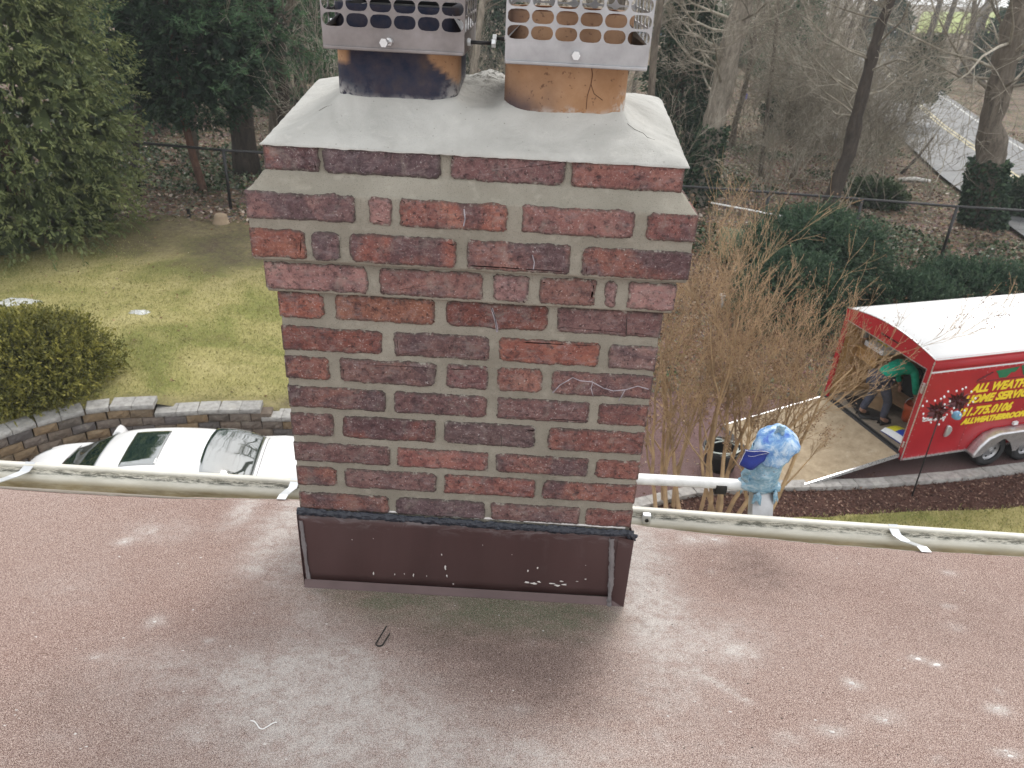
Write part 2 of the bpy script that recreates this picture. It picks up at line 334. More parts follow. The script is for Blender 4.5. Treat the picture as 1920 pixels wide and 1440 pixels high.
t.col(t.mix(t.ramp(t.noise(6, 3), [(.4, 0.0), (.6, .5)]), c, (.2, .165, .12, 1))); M['twig_grey'] = t.m
M['seed'] = leafmat('dry_seed_heads', [(0, (.14, .075, .045, 1)), (1, (.40, .27, .18, 1))], .9, 0)
M['cedar'] = leafmat('yellow_green_cedar', [(0, (.06, .085, .034, 1)), (.5, (.165, .20, .075, 1)), (1, (.33, .345, .14, 1))])
M['dark_leaf'] = leafmat('dark_evergreen', [(0, (.012, .032, .018, 1)), (.6, (.035, .075, .04, 1)), (1, (.10, .155, .08, 1))])
M['pine'] = leafmat('blue_green_pine', [(0, (.03, .075, .035, 1)), (1, (.13, .24, .11, 1))])
M['yew'] = leafmat('yew_green', [(0, (.014, .038, .022, 1)), (.6, (.05, .10, .055, 1)), (1, (.12, .18, .10, 1))])
M['olive'] = leafmat('olive_shrub', [(0, (.055, .06, .018, 1)), (.5, (.17, .17, .038, 1)), (1, (.40, .36, .08, 1))])
M['ivy'] = leafmat('ivy_leaves', [(0, (.014, .03, .012, 1)), (.6, (.045, .085, .03, 1)), (1, (.3, .34, .22, 1))], .35)
M['leaf_dead'] = leafmat('dead_leaves', [(0, (.06, .038, .026, 1)), (.5, (.20, .125, .08, 1)), (.8, (.36, .25, .18, 1)), (1, (.62, .55, .47, 1))], .7, .1)
M['leaf_yard'] = leafmat('orange_brown_leaves', [(0, (.07, .036, .022, 1)), (.5, (.23, .125, .065, 1)), (.85, (.42, .27, .15, 1)), (1, (.6, .5, .38, 1))], .7, .1)
M['chips'] = leafmat('mulch_chips', [(0, (.03, .015, .012, 1)), (.6, (.13, .065, .05, 1)), (1, (.4, .27, .2, 1))], .9, 0)
M['grass'] = leafmat('grass_blades', [(0, (.13, .14, .045, 1)), (.5, (.33, .32, .11, 1)), (1, (.60, .53, .27, 1))], .7, .2)
M['snow'] = plain('old_snow', (.50, .51, .50), .8, scale=12, var=.3)
# vehicles
t = NT('white_car_paint', .25); t.col((.82, .82, .82, 1)); t.b.inputs['Coat Weight'].default_value = .6; M['car_white'] = t.m
t = NT('blue_car_paint', .25); t.col((.12, .2, .26, 1)); t.b.inputs['Coat Weight'].default_value = .6; M['car_blue'] = t.m
t = NT('car_glass', .03, spec=1.0); t.col((.012, .03, .028, 1)); t.b.inputs['Coat Weight'].default_value = 1.0; t.b.inputs['Coat IOR'].default_value = 2.0; t.b.inputs['IOR'].default_value = 2.2; M['glass'] = t.m
M['rubber'] = plain('tyre_rubber', (.025, .025, .027), .8, bump=.3, scale=30)
M['rim'] = plain('silver_wheel', (.5, .5, .52), .4, .7)
t = NT('red_trailer_paint', .32); c = t.ramp(t.noise(2.5, 5), [(.3, (.34, .012, .02, 1)), (.7, (.43, .018, .028, 1))])
c = t.mix(t.ramp(t.noise(30, 5, .8), [(.66, 0.0), (.76, .5)]), c, (.5, .3, .28, 1)); t.col(c); M['red'] = t.m
t = NT('white_trailer_roof', .5); t.col(t.ramp(t.noise(2, 6, .7), [(.3, (.74, .74, .74, 1)), (.7, (.82, .82, .82, 1))])); M['roof_white'] = t.m
t = NT('plywood', .8, spec=.2); c = t.ramp(t.noise(4, 6, .65, 1.2, stretch=(1, 1, 6)), [(.3, (.30, .17, .065, 1)), (.7, (.52, .33, .15, 1))]); t.col(c); M['ply'] = t.m
t = NT('ramp_boards', .9, spec=.15); c = t.ramp(t.noise(5, 7, .75), [(.3, (.26, .2, .13, 1)), (.7, (.46, .37, .26, 1))])
c = t.mix(t.ramp(t.noise(2.2, 6, .8, 1), [(.6, 0.0), (.72, .5)]), c, (.6, .55, .46, 1)); t.col(c); M['ramp'] = t.m
M['floor'] = plain('worn_trailer_floor', (.24, .2, .155), .9, scale=6, var=.3)
M['diamond'] = steel('diamond_plate', (.5, .5, .52, 1), (.7, .7, .72, 1), .35)
M['yellow'] = plain('yellow_lettering', (.85, .66, .03), .5, var=.05)
M['green_print'] = plain('green_emblem', (.01, .16, .07), .5, var=.1)
M['dark_line'] = plain('dark_print', (.09, .02, .025), .5)
M['white'] = plain('white_print', (.75, .77, .8), .5, var=.06)
M['cardboard'] = plain('cardboard', (.36, .24, .14), .9)
M['plastic_blue'] = plain('blue_bag', (.03, .07, .42), .4); M['plastic_yel'] = plain('yellow_label', (.75, .68, .04), .5)
M['dark_stuff'] = plain('dark_tools', (.025, .024, .025), .7); M['orange'] = plain('orange_bucket', (.5, .09, .03), .5)
t = NT('green_hoodie', .9, spec=.2); t.col(t.ramp(t.noise(14, 4), [(.3, (.005, .30, .19, 1)), (.7, (.02, .42, .28, 1))])); t.bump(t.noise(9, 4), .8, .03); M['hoodie'] = t.m
M['jeans'] = plain('dark_jeans', (.055, .06, .09), .9, scale=14, var=.3, bump=.5, bdist=.02); M['skin'] = plain('skin', (.36, .2, .14), .6, var=.05); M['hair'] = plain('dark_hair', (.015, .012, .01), .8)
M['shoe'] = plain('dark_work_shoe', (.03, .028, .026), .7)
M['pot'] = plain('black_plastic', (.014, .014, .015), .5); M['hose'] = plain('pale_hose', (.55, .6, .56), .4)
M['petal'] = plain('dark_red_metal_petal', (.07, .01, .014), .35, .3); M['ball'] = plain('pale_blue_glass_ball', (.15, .33, .5), .2)
M['wb_green'] = plain('green_tray', (.13, .2, .12), .5); M['wood'] = plain('weathered_wood', (.33, .25, .17), .9)
M['siding'] = plain('pale_siding', (.55, .53, .48), .7); M['birch'] = plain('white_birch_bark', (.62, .6, .56), .8, scale=5, var=.3)
M['pole'] = plain('grey_pole', (.3, .28, .26), .9); M['mark_dark'] = plain('dark_crack', (.03, .028, .025), .95); M['vein'] = plain('pale_mineral_vein', (.34, .31, .34), .9, scale=60, var=.4); M['crack_clay'] = plain('clay_crack', (.12, .055, .03), .9); M['crack'] = plain('fine_crack', (.12, .115, .10), .95); M['blue_scrap'] = plain('blue_plastic_scrap', (.06, .07, .4), .6)

make_haze()
# ================================================================== GROUND
WALLP = [(-9.9, 6.4), (-9.35, 7.9), (-8.75, 9.2), (-8.15, 10.01), (-7.85, 10.37), (-7.47, 10.69), (-7.2, 10.9), (-6.86, 11.04), (-6.17, 11.18), (-5.38, 11.37), (-4.5, 11.5), (-3.9, 11.56), (-2.5, 11.66), (-1, 11.75), (.5, 11.85), (1.6, 11.95)]
TOPX = [-30, -6.4, -6.0, -4.7, -4.3, -3.1, -2.8, -1.7, -1.4, -.3, 1.4, 2.2, 60]; TOPH = [1.0, 1.0, .85, .84, .7, .69, .54, .52, .38, .3, .1, 0.0, 0.0]
def top_h(x): return np.interp(x, TOPX, TOPH)
wx = np.array([p[0] for p in WALLP]); wy = np.array([p[1] for p in WALLP])
def wall_y(x):
    x = np.asarray(x, float); return np.where(x < -9.9, 6.4, np.where(x > 1.6, 14.35, np.interp(x, wx, wy)))
def gz(x, y):
    P = np.stack([np.atleast_1d(x), np.atleast_1d(y), np.zeros_like(np.atleast_1d(x))*1.0], 1).astype(float)
    n = vnoise(P, .35, 3, 2)*.12*sstep(22, 30, P[:, 1]); return top_h(P[:, 0])+n+.004
xs = np.concatenate([np.linspace(-120, -18, 25), np.linspace(-17.6, 18, 120), np.linspace(18.6, 160, 40)])
ys = np.concatenate([np.linspace(0, 1, 60)**1.0*.4, .4+.6*np.linspace(.02, 1, 40)**2.2])
X = np.repeat(xs[:, None], len(ys), 1); y0 = wall_y(xs)+.26
sm = np.where(xs > 1.6, 1, 0)
Y = y0[:, None]+(ys[None, :])*(np.minimum(260, 260)-y0[:, None])*1.0
# finer rows near: remap so that first 60% of rows cover 30 m
tt = ys/ys[-1]; rr = np.concatenate([np.linspace(0, 32, 70), 32+np.linspace(.02, 1, len(ys)-70)**2*230]) ; Y = y0[:, None]+rr[None, :]
Z = gz(X.ravel(), Y.ravel())
V = np.stack([X.ravel(), Y.ravel(), Z], 1); F = grid_faces(*X.shape)
cx = V[F].mean(1)
def lawn_top(x): return np.interp(x, [-17, -13, -11.5, -10, -8, -6, -2, 1], [17.6, 19.6, 21.6, 22.0, 22.0, 22.3, 22.5, 22])
nb = vnoise(np.stack([V[:, 0], V[:, 1], V[:, 2]*0], 1), .5, 5, 3)
bare = sstep(5.6, 1.8, lawn_top(V[:, 0])-V[:, 1]+nb*2.0)*(.45+.55*sstep(-12.3, -9.8, V[:, 0]))
bare = np.maximum(bare, sstep(2.4, .8, np.hypot((V[:, 0]+7.6)/1.3, V[:, 1]-19.6)+nb*.9))
bare = np.maximum(bare, sstep(.55, .1, np.hypot((V[:, 0]+4.0)/1.3, V[:, 1]-12.1)))
bare = np.maximum(bare, .75*sstep(.55, .1, V[:, 1]-wall_y(V[:, 0])-.25+nb*.3)*(V[:, 0] < -4))
bare = np.maximum(bare, .8*sstep(.35, .1, np.hypot((V[:, 0]+8.6), (V[:, 1]-18.6)*.7)))
islawn = (cx[:, 1] < lawn_top(cx[:, 0])+.5*vnoise(cx*np.array([1, 1, 0]), .6, 21, 2)) & (cx[:, 0] > -17) & (cx[:, 0] < -.4+1.6*vnoise(cx*np.array([0, 1, 0]), .25, 22, 2))
tag(link('lawn', np_mesh('lawn', V, F[islawn], {'bare': bare}), M['lawn'], smooth=True), kind='structure')
tag(link('woodland_ground', np_mesh('woodland_ground', V, F[~islawn]), M['litter'], smooth=True), kind='structure')
tag(MB().box(-400, 400, -40, 460, -1.2, -.9).obj('ground', M['litter']), kind='structure')
tag(MB().box(-30, 30, -9, 26, -.4, 0).obj('driveway', M['drive']), kind='structure')
# mulch bed and grass strip beside the drive
CURB = [(1.0, 9.9), (2.2, 10.42), (3.15, 10.86), (4.55, 11.16), (6.5, 11.42), (8.25, 11.84), (9.7, 12.25), (12.5, 13.1)]
cpx = [p[0] for p in CURB]; cpy = [p[1] for p in CURB]
b = MB(); n = 40
b.grid(lambda u, v: (1+11.5*u, 1.7+(np.interp(1+11.5*u, cpx, cpy)-1.7)*v, .05+.02*noise.noise(Vector((9*u, 5*v, 0)))), 40, 30)
tag(b.obj('mulch_bed', M['mulch'], smooth=True), kind='structure')
LE = [(3.2, 9.7), (4.6, 10.35), (5.44, 10.49), (6.8, 10.72), (9, 11.07), (12.5, 11.9)]
b = MB(); b.grid(lambda u, v: (3.2+9.3*u, 2.0+(np.interp(3.2+9.3*u, [p[0] for p in LE], [p[1] for p in LE])+.06*noise.noise(Vector((20*u, 0, 3)))-2.0)*v, .085+.02*noise.noise(Vector((9*u, 5*v, 7)))), 60, 20)
o = b.obj('grass_strip', M['lawn'], smooth=True); tag(o, kind='structure')
# road with markings
RC = [(20.5, 18), (22.9, 36.4), (26.2, 52), (31.5, 72), (39, 96), (52, 130), (80, 190)]
ry = np.array([p[1] for p in RC]); rx = np.array([p[0] for p in RC])
def road_c(y): return np.interp(y, ry, rx)
def strip(name, off0, off1, z, mat, ya=18, yb=190, n=80, dash=None):
    b = MB()
    for k in range(n):
        a = ya+(yb-ya)*k/n; c = ya+(yb-ya)*(k+1)/n
        if dash and (k % 2): continue
        q = len(b.v)
        for yy in (a, c):
            for of in (off0, off1): b.v.append((float(road_c(yy))+of*(1+.0*yy), yy, z))
        b.f.append((q, q+1, q+3, q+2))
    o = b.obj(name, mat); return tag(o, kind='structure')
o = strip('road', -3.7, 3.4, .19, M['road'])
strip('yellow_centre_line', -.22, -.08, .196, M['line_y']); strip('yellow_centre_line', .08, .22, .196, M['line_y'])
strip('white_edge_line', 2.75, 2.9, .196, M['line_w'])
b = MB(); ps = [at_z(1715, 62, .25), at_z(1800, 62, .25), at_z(1905, 66, .25), at_z(1905, 22, .25), at_z(1730, 22, .25)]
b.v = [tuple(p) for p in ps]; b.f = [(0, 1, 2, 3, 4)]; tag(b.obj('far_lawn', M['far_grass']), kind='structure')
b = MB(); ps = [at_z(1560, 262, .2), at_z(1640, 238, .2), at_z(1660, 190, .2), at_z(1560, 205, .2)]
b.v = [tuple(p) for p in ps]; b.f = [(0, 1, 2, 3)]; tag(b.obj('side_road', M['road']), kind='structure')

# snow left on the lawn
for (px, py, rx_, ry_, lab) in ((262, 584, .22, .13, 'small white patch of old snow alone in mid lawn'), (42, 563, .45, .16, 'long thin patch of old snow on the lawn above the olive bush'), (8, 568, .35, .14, 'patch of old snow at the left edge of the photo')):
    c = at_z(px, py, 1.02); b = MB(); b.v.append((c.x, c.y, 1.045)); m = 22
    for k in range(m):
        a = 2*math.pi*k/m; q = 1+.45*noise.noise(Vector((math.cos(a)*2+px, math.sin(a)*2, 1)))
        b.v.append((c.x+rx_*q*math.cos(a), c.y+ry_*q*math.sin(a), 1.005))
    b.f = [(0, 1+k, 1+(k+1) % m) for k in range(m)]; tag(b.obj('snow_patch', M['snow']), lab, 'snow patch')

# ------------------------------------------------------------------ retaining wall
def path_len(P): return np.concatenate([[0], np.cumsum(np.hypot(np.diff([p[0] for p in P]), np.diff([p[1] for p in P])))])
def blockmesh(name, L, D, H, seed, rough=.006):
    r = random.Random(seed); b = MB(); nx, nz = 5, 3
    pts = {}
    def f(u, v):
        e = 0 if (u in (0, 1) or v in (0, 1)) else 1
        return (L*(u-.5), -rough*2*e*r.random()+(.008 if not e else 0), H*v)
    b.grid(f, nx, nz); n = len(b.v)
    b.v += [(-L/2, D, 0), (L/2, D, 0), (L/2, D, H), (-L/2, D, H)]
    i = lambda a, c: a*(nz+1)+c
    b.f += [(n, n+1, n+2, n+3)]
    b.f += [tuple([i(a, nz) for a in range(nx+1)]+[n+2, n+3]), tuple([i(a, 0) for a in range(nx, -1, -1)]+[n, n+1])]
    b.f += [tuple([i(0, c) for c in range(nz+1)]+[n+3, n]), tuple([i(nx, c) for c in range(nz, -1, -1)]+[n+1, n+2])]
    return b.mesh(name)
wall = thing('retaining_wall', 'curved stepped retaining wall of brown and grey stone blocks behind the white sedan', 'wall', (0, 0, 0))
BL = .36; bms = [blockmesh('wall_block', BL-.012, .24, .152, 50+k, .01) for k in range(5)]
for m in bms: m.materials.append(M['stone'])
cps = [blockmesh('cap_stone', .345, .33, .085, 80+k, .004) for k in range(3)]
for m in cps: m.materials.append(M['stone'])
cl = path_len(WALLP); tot = cl[-1]
def wpos(s):
    x = float(np.interp(s, cl, wx)); y = float(np.interp(s, cl, wy)); x2 = float(np.interp(s+.1, cl, wx)); y2 = float(np.interp(s+.1, cl, wy))
    x1 = float(np.interp(s-.1, cl, wx)); y1 = float(np.interp(s-.1, cl, wy)); return x, y, math.atan2(y2-y1, x2-x1)
r = random.Random(3)
def lvl(x):   # courses under the cap
    return 6 if x < -6.17 else 5 if x < -4.5 else 4 if x < -3.0 else 3 if x < -1.6 else 2 if x < -.2 else 1
s = BL/2; k = 0; PALB = [(.20, .165, .14), (.24, .18, .12), (.28, .20, .12), (.14, .125, .12), (.21, .165, .13), (.17, .145, .125)]
while s < tot-BL/2:
    x, y, a = wpos(s); L = lvl(x)
    for c in range(L):
        off = BL/2 if c % 2 else 0
        x_, y_, a_ = wpos(min(s+off, tot-.1))
        if lvl(x_) < c+1: continue
        set_ = .012*c
        o = link('wall_block', bms[r.randrange(5)], parent=wall); o.location = (x_-math.sin(a_)*set_, y_+math.cos(a_)*set_, .16*c+.0); o.rotation_euler = (0, 0, a_)
        q = r.choice(PALB); j = .85+.3*r.random(); o.color = (q[0]*j, q[1]*j, q[2]*j, 1)
    s += BL
s = .18
while s < tot-.18:
    x, y, a = wpos(s); L = lvl(x)
    o = link('cap_stone', cps[r.randrange(3)], parent=wall); o.location = (x+math.sin(a)*.02-math.sin(a)*.012*L, y-math.cos(a)*.02+math.cos(a)*.012*L, .16*L); o.rotation_euler = (0, 0, a)
    j = .85+.3*r.random(); o.color = (.42*j, .41*j, .39*j, 1); s += .352
curb = thing('garden_edging', 'single row of pale grey cap stones between the driveway and the mulch bed', 'edging', (0, 0, 0))
eb = [blockmesh('edging_stone', .295, .23, .12, 120+k, .004) for k in range(3)]
for m in eb: m.materials.append(M['stone'])
cl2 = path_len(CURB); s = .15
while s < cl2[-1]-.15:
    x = float(np.interp(s, cl2, cpx)); y = float(np.interp(s, cl2, cpy)); a = math.atan2(float(np.interp(s+.15, cl2, cpy)-np.interp(s-.15, cl2, cpy)), float(np.interp(s+.15, cl2, cpx)-np.interp(s-.15, cl2, cpx)))
    o = link('edging_stone', eb[r.randrange(3)], parent=curb); o.location = (x, y-.02, .0+.006*r.random()); o.rotation_euler = (0, 0, a+R(r.uniform(-1.5, 1.5)))
    j = .8+.35*r.random(); o.color = (.45*j, .43*j, .41*j, 1); s += .302

# ================================================================== FOLIAGE TOOLS
def leaf_quads(P, Dr, size, elong, rng, droop=0, flat=0):
    """diamond leaves at points P with long axis along Dr"""
    N = len(P); a = Dr/np.maximum(1e-6, np.linalg.norm(Dr, axis=1, keepdims=True)); q = rng.normal(size=(N, 3)); q -= a*(q*a).sum(1, keepdims=True)
    if flat: q[:, 2] *= (1-flat)
    q /= np.maximum(1e-6, np.linalg.norm(q, axis=1, keepdims=True)); L = (size*(.6+.8*rng.random(N)))[:, None]; w = L/elong
    v = np.stack([P, P+a*L*.5+q*w*.5, P+a*L, P+a*L*.5-q*w*.5], 1).reshape(-1, 3)
    f = np.arange(N*4).reshape(N, 4); return v, f
def leaf_obj(name, P, Dr, size, elong, mat, rng, parent=None, var=None, **k):
    v, f = leaf_quads(P, Dr, size, elong, rng, **k)
    var = rng.random(len(P)) if var is None else np.clip(var, 0, 1)
    return link(name, np_mesh(name, v, f, {'var': np.repeat(var, 4)}), mat, parent)
def fronds(C, N_, nleaf, length, rng, droop=.3, spread=.5, perleaf=1):
    """C frond bases, N_ outward normals -> leaf points and directions forming flat sprays"""
    n = len(C); d = N_+rng.normal(size=(n, 3))*spread; d[:, 2] -= droop*rng.random(n)*2; d /= np.linalg.norm(d, axis=1, keepdims=True)
    s = rng.normal(size=(n, 3)); s -= d*(s*d).sum(1, keepdims=True); s /= np.linalg.norm(s, axis=1, keepdims=True)
    t = rng.random((n, nleaf)); L = length*(.6+.8*rng.random(n))
    sd_ = rng.choice([-1, 1], size=(n, nleaf))*(.25+.75*rng.random((n, nleaf)))
    P = C[:, None]+d[:, None]*(t*L[:, None])[..., None]
    D = d[:, None]*.7+s[:, None]*sd_[..., None]; P = P+s[:, None]*(sd_*(1-t)*L[:, None]*.12)[..., None]
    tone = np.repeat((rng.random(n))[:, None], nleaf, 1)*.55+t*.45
    return P.reshape(-1, 3), D.reshape(-1, 3), tone.ravel()
def blob_surface(n, rng, center, rad, profile=None, inner=.25, lump=.25, ls=.9, seed=1, zmin=-1):
    """points in the outer shell of a lumpy ellipsoid"""
    d = rng.normal(size=(n*2, 3)); d /= np.linalg.norm(d, axis=1, keepdims=True); d = d[d[:, 2] > zmin][:n]
    l = 1+lump*vnoise(d*3, ls, seed, 3); rr_ = l*(1-inner*rng.random(len(d))**1.5)
    return np.array(center)+d*np.array(rad)*rr_[:, None], d/np.array(rad)
def cone_surface(n, rng, cx_, cy_, z0, z1, rfun, inner=.35, lump=.22, seed=1):
    z = z0+(z1-z0)*rng.random(n); a = rng.random(n)*2*math.pi
    q = np.stack([np.cos(a)*2.2, np.sin(a)*2.2, z*.8], 1); l = 1+lump*vnoise(q, 1.1, seed, 3)
    rad = rfun(z)*l*(1-inner*rng.random(n)**1.4)
    return np.stack([cx_+np.cos(a)*rad, cy_+np.sin(a)*rad, z], 1), np.stack([np.cos(a), np.sin(a), np.zeros(n)+.15], 1)

def grow(rng, p, d, L, r0, lev, maxlev, tubes, kids=(5, 4, 3), wob=.18, up=.12, ang=.75, shrink=.55, segs=5, start=.25):
    pts = [p.copy()]; rad = [r0]; d = d/np.linalg.norm(d); n = max(2, segs-lev)
    for i in range(n):
        d = d+rng.normal(size=3)*wob+np.array([0, 0, up]); d /= np.linalg.norm(d); p = p+d*L/n; pts.append(p.copy()); rad.append(r0*(1-.75*(i+1)/n))
    tubes.append((np.array(pts), np.array(rad), lev))
    if lev >= maxlev: return
    for k in range(kids[min(lev, len(kids)-1)]):
        t = start+(1-start)*rng.random() if lev == 0 else .2+.75*rng.random(); i = min(int(t*n), n-1); f = t*n-i; q = pts[i]*(1-f)+pts[i+1]*f
        dd = pts[i+1]-pts[i]; dd /= np.linalg.norm(dd); s = rng.normal(size=3); s -= dd*s.dot(dd); s /= np.linalg.norm(s)
        nd = dd*math.cos(ang)+s*math.sin(ang)*(.6+.7*rng.random())
        grow(rng, q, nd, L*shrink*(.6+.7*rng.random()), max(.0022, np.interp(t*n, range(n+1), rad)*.6), lev+1, maxlev, tubes, kids, wob, up, ang, shrink, segs, start)
def tubes_mesh(name, tubes, minlev=0, maxlev=9, sides=lambda r: 3, rmin=0):
    VV = []; FF = []; b = 0
    for pts, rad, lev in tubes:
        if lev < minlev or lev > maxlev: continue
        n = sides(rad[0]); m = len(pts); d = np.gradient(pts, axis=0); d /= np.maximum(1e-9, np.linalg.norm(d, axis=1, keepdims=True))
        ref = np.array([1., 0, 0]) if abs(d[0][0]) < .8 else np.array([0, 1., 0]); u = ref-d*(d@ref)[:, None]; u /= np.linalg.norm(u, axis=1, keepdims=True); w = np.cross(d, u)
        a = np.arange(n)*2*math.pi/n; rr_ = np.maximum(rad, rmin)[:, None, None]
        VV.append((pts[:, None]+(u[:, None]*np.cos(a)[None, :, None]+w[:, None]*np.sin(a)[None, :, None])*rr_).reshape(-1, 3))
        i, j = np.meshgrid(np.arange(m-1), np.arange(n), indexing='ij'); j2 = (j+1) % n
        FF.append(np.stack([b+i*n+j, b+i*n+j2, b+(i+1)*n+j2, b+(i+1)*n+j], -1).reshape(-1, 4)); b += m*n
    return np.concatenate(VV), np.concatenate(FF)

# ------------------------------------------------------------------ evergreens and shrubs
rng = np.random.default_rng(11)
def core(name, fn, parent, mat, nu=28, nv=18):
    return None
# big cedar, left
t_ = thing('cedar_tree', 'large yellow-green cedar at the far left, feathery sprays down to the lawn', 'tree', (-13.4, 19.6, 1))
prof = lambda z: np.interp(z, [0, .5, 1.5, 3, 5, 8, 11.5], [1.9, 2.7, 3.1, 3.15, 2.9, 2.1, .2])
C, Nn = cone_surface(5200, rng, 0, 0, .15, 10, prof, .3, .2, 2)
keep = (Nn[:, 1] < .55); C = C[keep]; Nn = Nn[keep]
P, D, tn = fronds(C, Nn, 20, .5, rng, .55, .45); D[:, 2] -= .25
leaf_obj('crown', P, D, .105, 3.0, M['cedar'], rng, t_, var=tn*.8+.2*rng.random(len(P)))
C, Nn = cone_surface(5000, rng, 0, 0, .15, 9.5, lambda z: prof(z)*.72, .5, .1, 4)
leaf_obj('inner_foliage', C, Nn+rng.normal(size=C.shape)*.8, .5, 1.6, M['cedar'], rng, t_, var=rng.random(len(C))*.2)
MB().tube([(0, 0, -.1), (0, 0, 9)], [.22, .05], 8).obj('trunk', M['bark_red'], t_, True)
# dark evergreen behind the lawn
t_ = thing('evergreen_tree', 'dark green evergreen tree with a bare leaning trunk behind the wire fence', 'tree', (-10.9, 25.6, 1))
prof2 = lambda z: np.interp(z, [2.0, 2.7, 4, 6, 9, 12], [.5, 1.9, 2.55, 2.5, 1.6, .2])
C, Nn = cone_surface(3600, rng, .2, 0, 2.0, 10.5, prof2, .5, .3, 6); keep = Nn[:, 1] < .5
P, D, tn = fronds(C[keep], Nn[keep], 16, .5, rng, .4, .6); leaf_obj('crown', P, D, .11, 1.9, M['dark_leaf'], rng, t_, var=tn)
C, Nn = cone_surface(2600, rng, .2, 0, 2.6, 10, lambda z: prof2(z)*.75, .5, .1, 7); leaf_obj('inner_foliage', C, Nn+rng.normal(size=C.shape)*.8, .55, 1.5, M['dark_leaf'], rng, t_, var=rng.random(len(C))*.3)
MB().tube([(.35, -1.0, -.1), (.1, -.9, 1.2), (-.12, -.7, 2.6), (-.2, -.4, 5), (0, 0, 9)], [.14, .12, .11, .1, .04], 9).obj('trunk', M['bark_red'], t_, True)
# thick dark trunk behind it + pine
t_ = thing('pine_tree', 'blue-green pine behind the dark evergreen, soft needle branches near the chimney cap', 'tree', (-8.3, 27.2, 1))
MB().tube([(-.25, 0, -.1), (-.2, 0, 3), (-.1, 0, 8), (0, 0, 14)], [.26, .23, .19, .08], 10).obj('trunk', M['bark_dark'], t_, True)
tubes = []; cents = []
for k in range(26):
    z = 4.0+rng.random()*5.5; a = rng.random()*2*math.pi; L = 2.2+1.6*rng.random(); d = np.array([math.cos(a), math.sin(a), .05])
    if k < 9: a = -math.pi/2+(-.9+1.7*rng.random()); L = 4+2*rng.random(); z = 4.4+1.6*rng.random(); d = np.array([math.cos(a), math.sin(a), -.02])
    grow(rng, np.array([-.1, 0, z]), d, L, .04, 1, 3, tubes, (5, 5, 4), .1, .0, .7, .45)
v, f = tubes_mesh('branch', tubes); link('branches', np_mesh('branches', v, f), M['bark_dark'], t_)
for pts, rad, lev in tubes:
    if lev >= 2:
        for q in pts[1:]: cents.append(q)
cents = np.array(cents); ii = rng.integers(0, len(cents), 26000); P = cents[ii]+rng.normal(size=(26000, 3))*.05; D = rng.normal(size=(26000, 3)); D[:, 2] = D[:, 2]*.4+.35
leaf_obj('needles', P, D, .16, 9, M['pine'], rng, t_)
t_ = thing('oak_trunk', 'thick dark tree trunk behind the dark evergreen', 'tree', (-10.1, 27.4, 1))
MB().tube([(0, 0, -.1), (0, 0, 1), (.05, 0, 4), (.2, .1, 9)], [.52, .42, .38, .3], 12).obj('trunk', M['bark_dark'], t_, True)
tubes = []
for k in range(10): grow(rng, np.array([.1, 0, 5+rng.random()*4]), np.array([rng.normal(), rng.normal(), .7]), 3.5, .1, 1, 3, tubes)
v, f = tubes_mesh('b', tubes); link('crown', np_mesh('crown', v, f), M['bark_dark'], t_)

def shrub(name, label, cat, x, y, z, rad, n, mat, leaf, el, seed, nleaf=14, flen=.3, group=None, lump=.22, stemm='bark_dark', droop=0, ang=.6):
    t_ = thing(name, label, cat, (x, y, z), 0, group); g = np.random.default_rng(seed)
    C, Nn = blob_surface(n, g, (0, 0, rad[2]*.85), rad, inner=.3, lump=lump, seed=seed, zmin=-.75)
    C[:, 2] = np.maximum(C[:, 2], .03); P, D, tn = fronds(C, Nn, nleaf, flen, g, droop, ang); P[:, 2] = np.maximum(P[:, 2], .0)
    leaf_obj('foliage', P, D, leaf, el, mat, g, t_, var=tn)
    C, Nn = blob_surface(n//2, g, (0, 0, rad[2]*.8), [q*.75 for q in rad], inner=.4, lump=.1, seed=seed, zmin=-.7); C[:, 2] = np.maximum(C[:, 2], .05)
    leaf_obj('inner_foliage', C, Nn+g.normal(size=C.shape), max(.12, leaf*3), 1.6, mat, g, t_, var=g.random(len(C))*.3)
    b = MB()
    for k in range(6):
        a = k*1.05+seed; b.tube([(.06*math.cos(a), .06*math.sin(a), -.08), (rad[0]*.4*math.cos(a), rad[1]*.4*math.sin(a), rad[2]*.7), (rad[0]*.7*math.cos(a), rad[1]*.7*math.sin(a), rad[2]*1.3)], [.035, .022, .008], 6)
    b.obj('stem', M[stemm], t_, True); return t_
shrub('olive_shrub', 'rounded olive-yellow evergreen shrub at the left, overhanging the retaining wall', 'shrub', -9.0, 11.75, .8, (1.75, 1.35, .74), 4200, M['olive'], .05, 1.9, 21, 15, .26)
shrub('yew_bush', 'tall rounded dark green yew bush in front of the right-hand wire fence', 'shrub', 8.1, 21.0, 0, (1.95, 1.5, 1.28), 3600, M['yew'], .085, 2.6, 22, 16, .4, lump=.28)
shrub('yew_bush', 'lower dark green yew behind the bare tan crepe myrtle', 'shrub', 6.9, 18.6, 0, (1.35, 1.1, .95), 2000, M['yew'], .08, 2.6, 25, 14, .35, lump=.3)
shrub('juniper_shrub', 'low spreading blue-green juniper just above the front of the red trailer roof', 'shrub', 10.6, 20.6, 0, (1.6, 1.1, .38), 1300, M['yew'], .085, 2.6, 23, 14, .35)
shrub('juniper_shrub', 'low spreading juniper at the right edge of the photo above the trailer', 'shrub', 13.4, 21.6, 0, (2.0, 1.2, .45), 1500, M['yew'], .085, 2.6, 24, 14, .35)
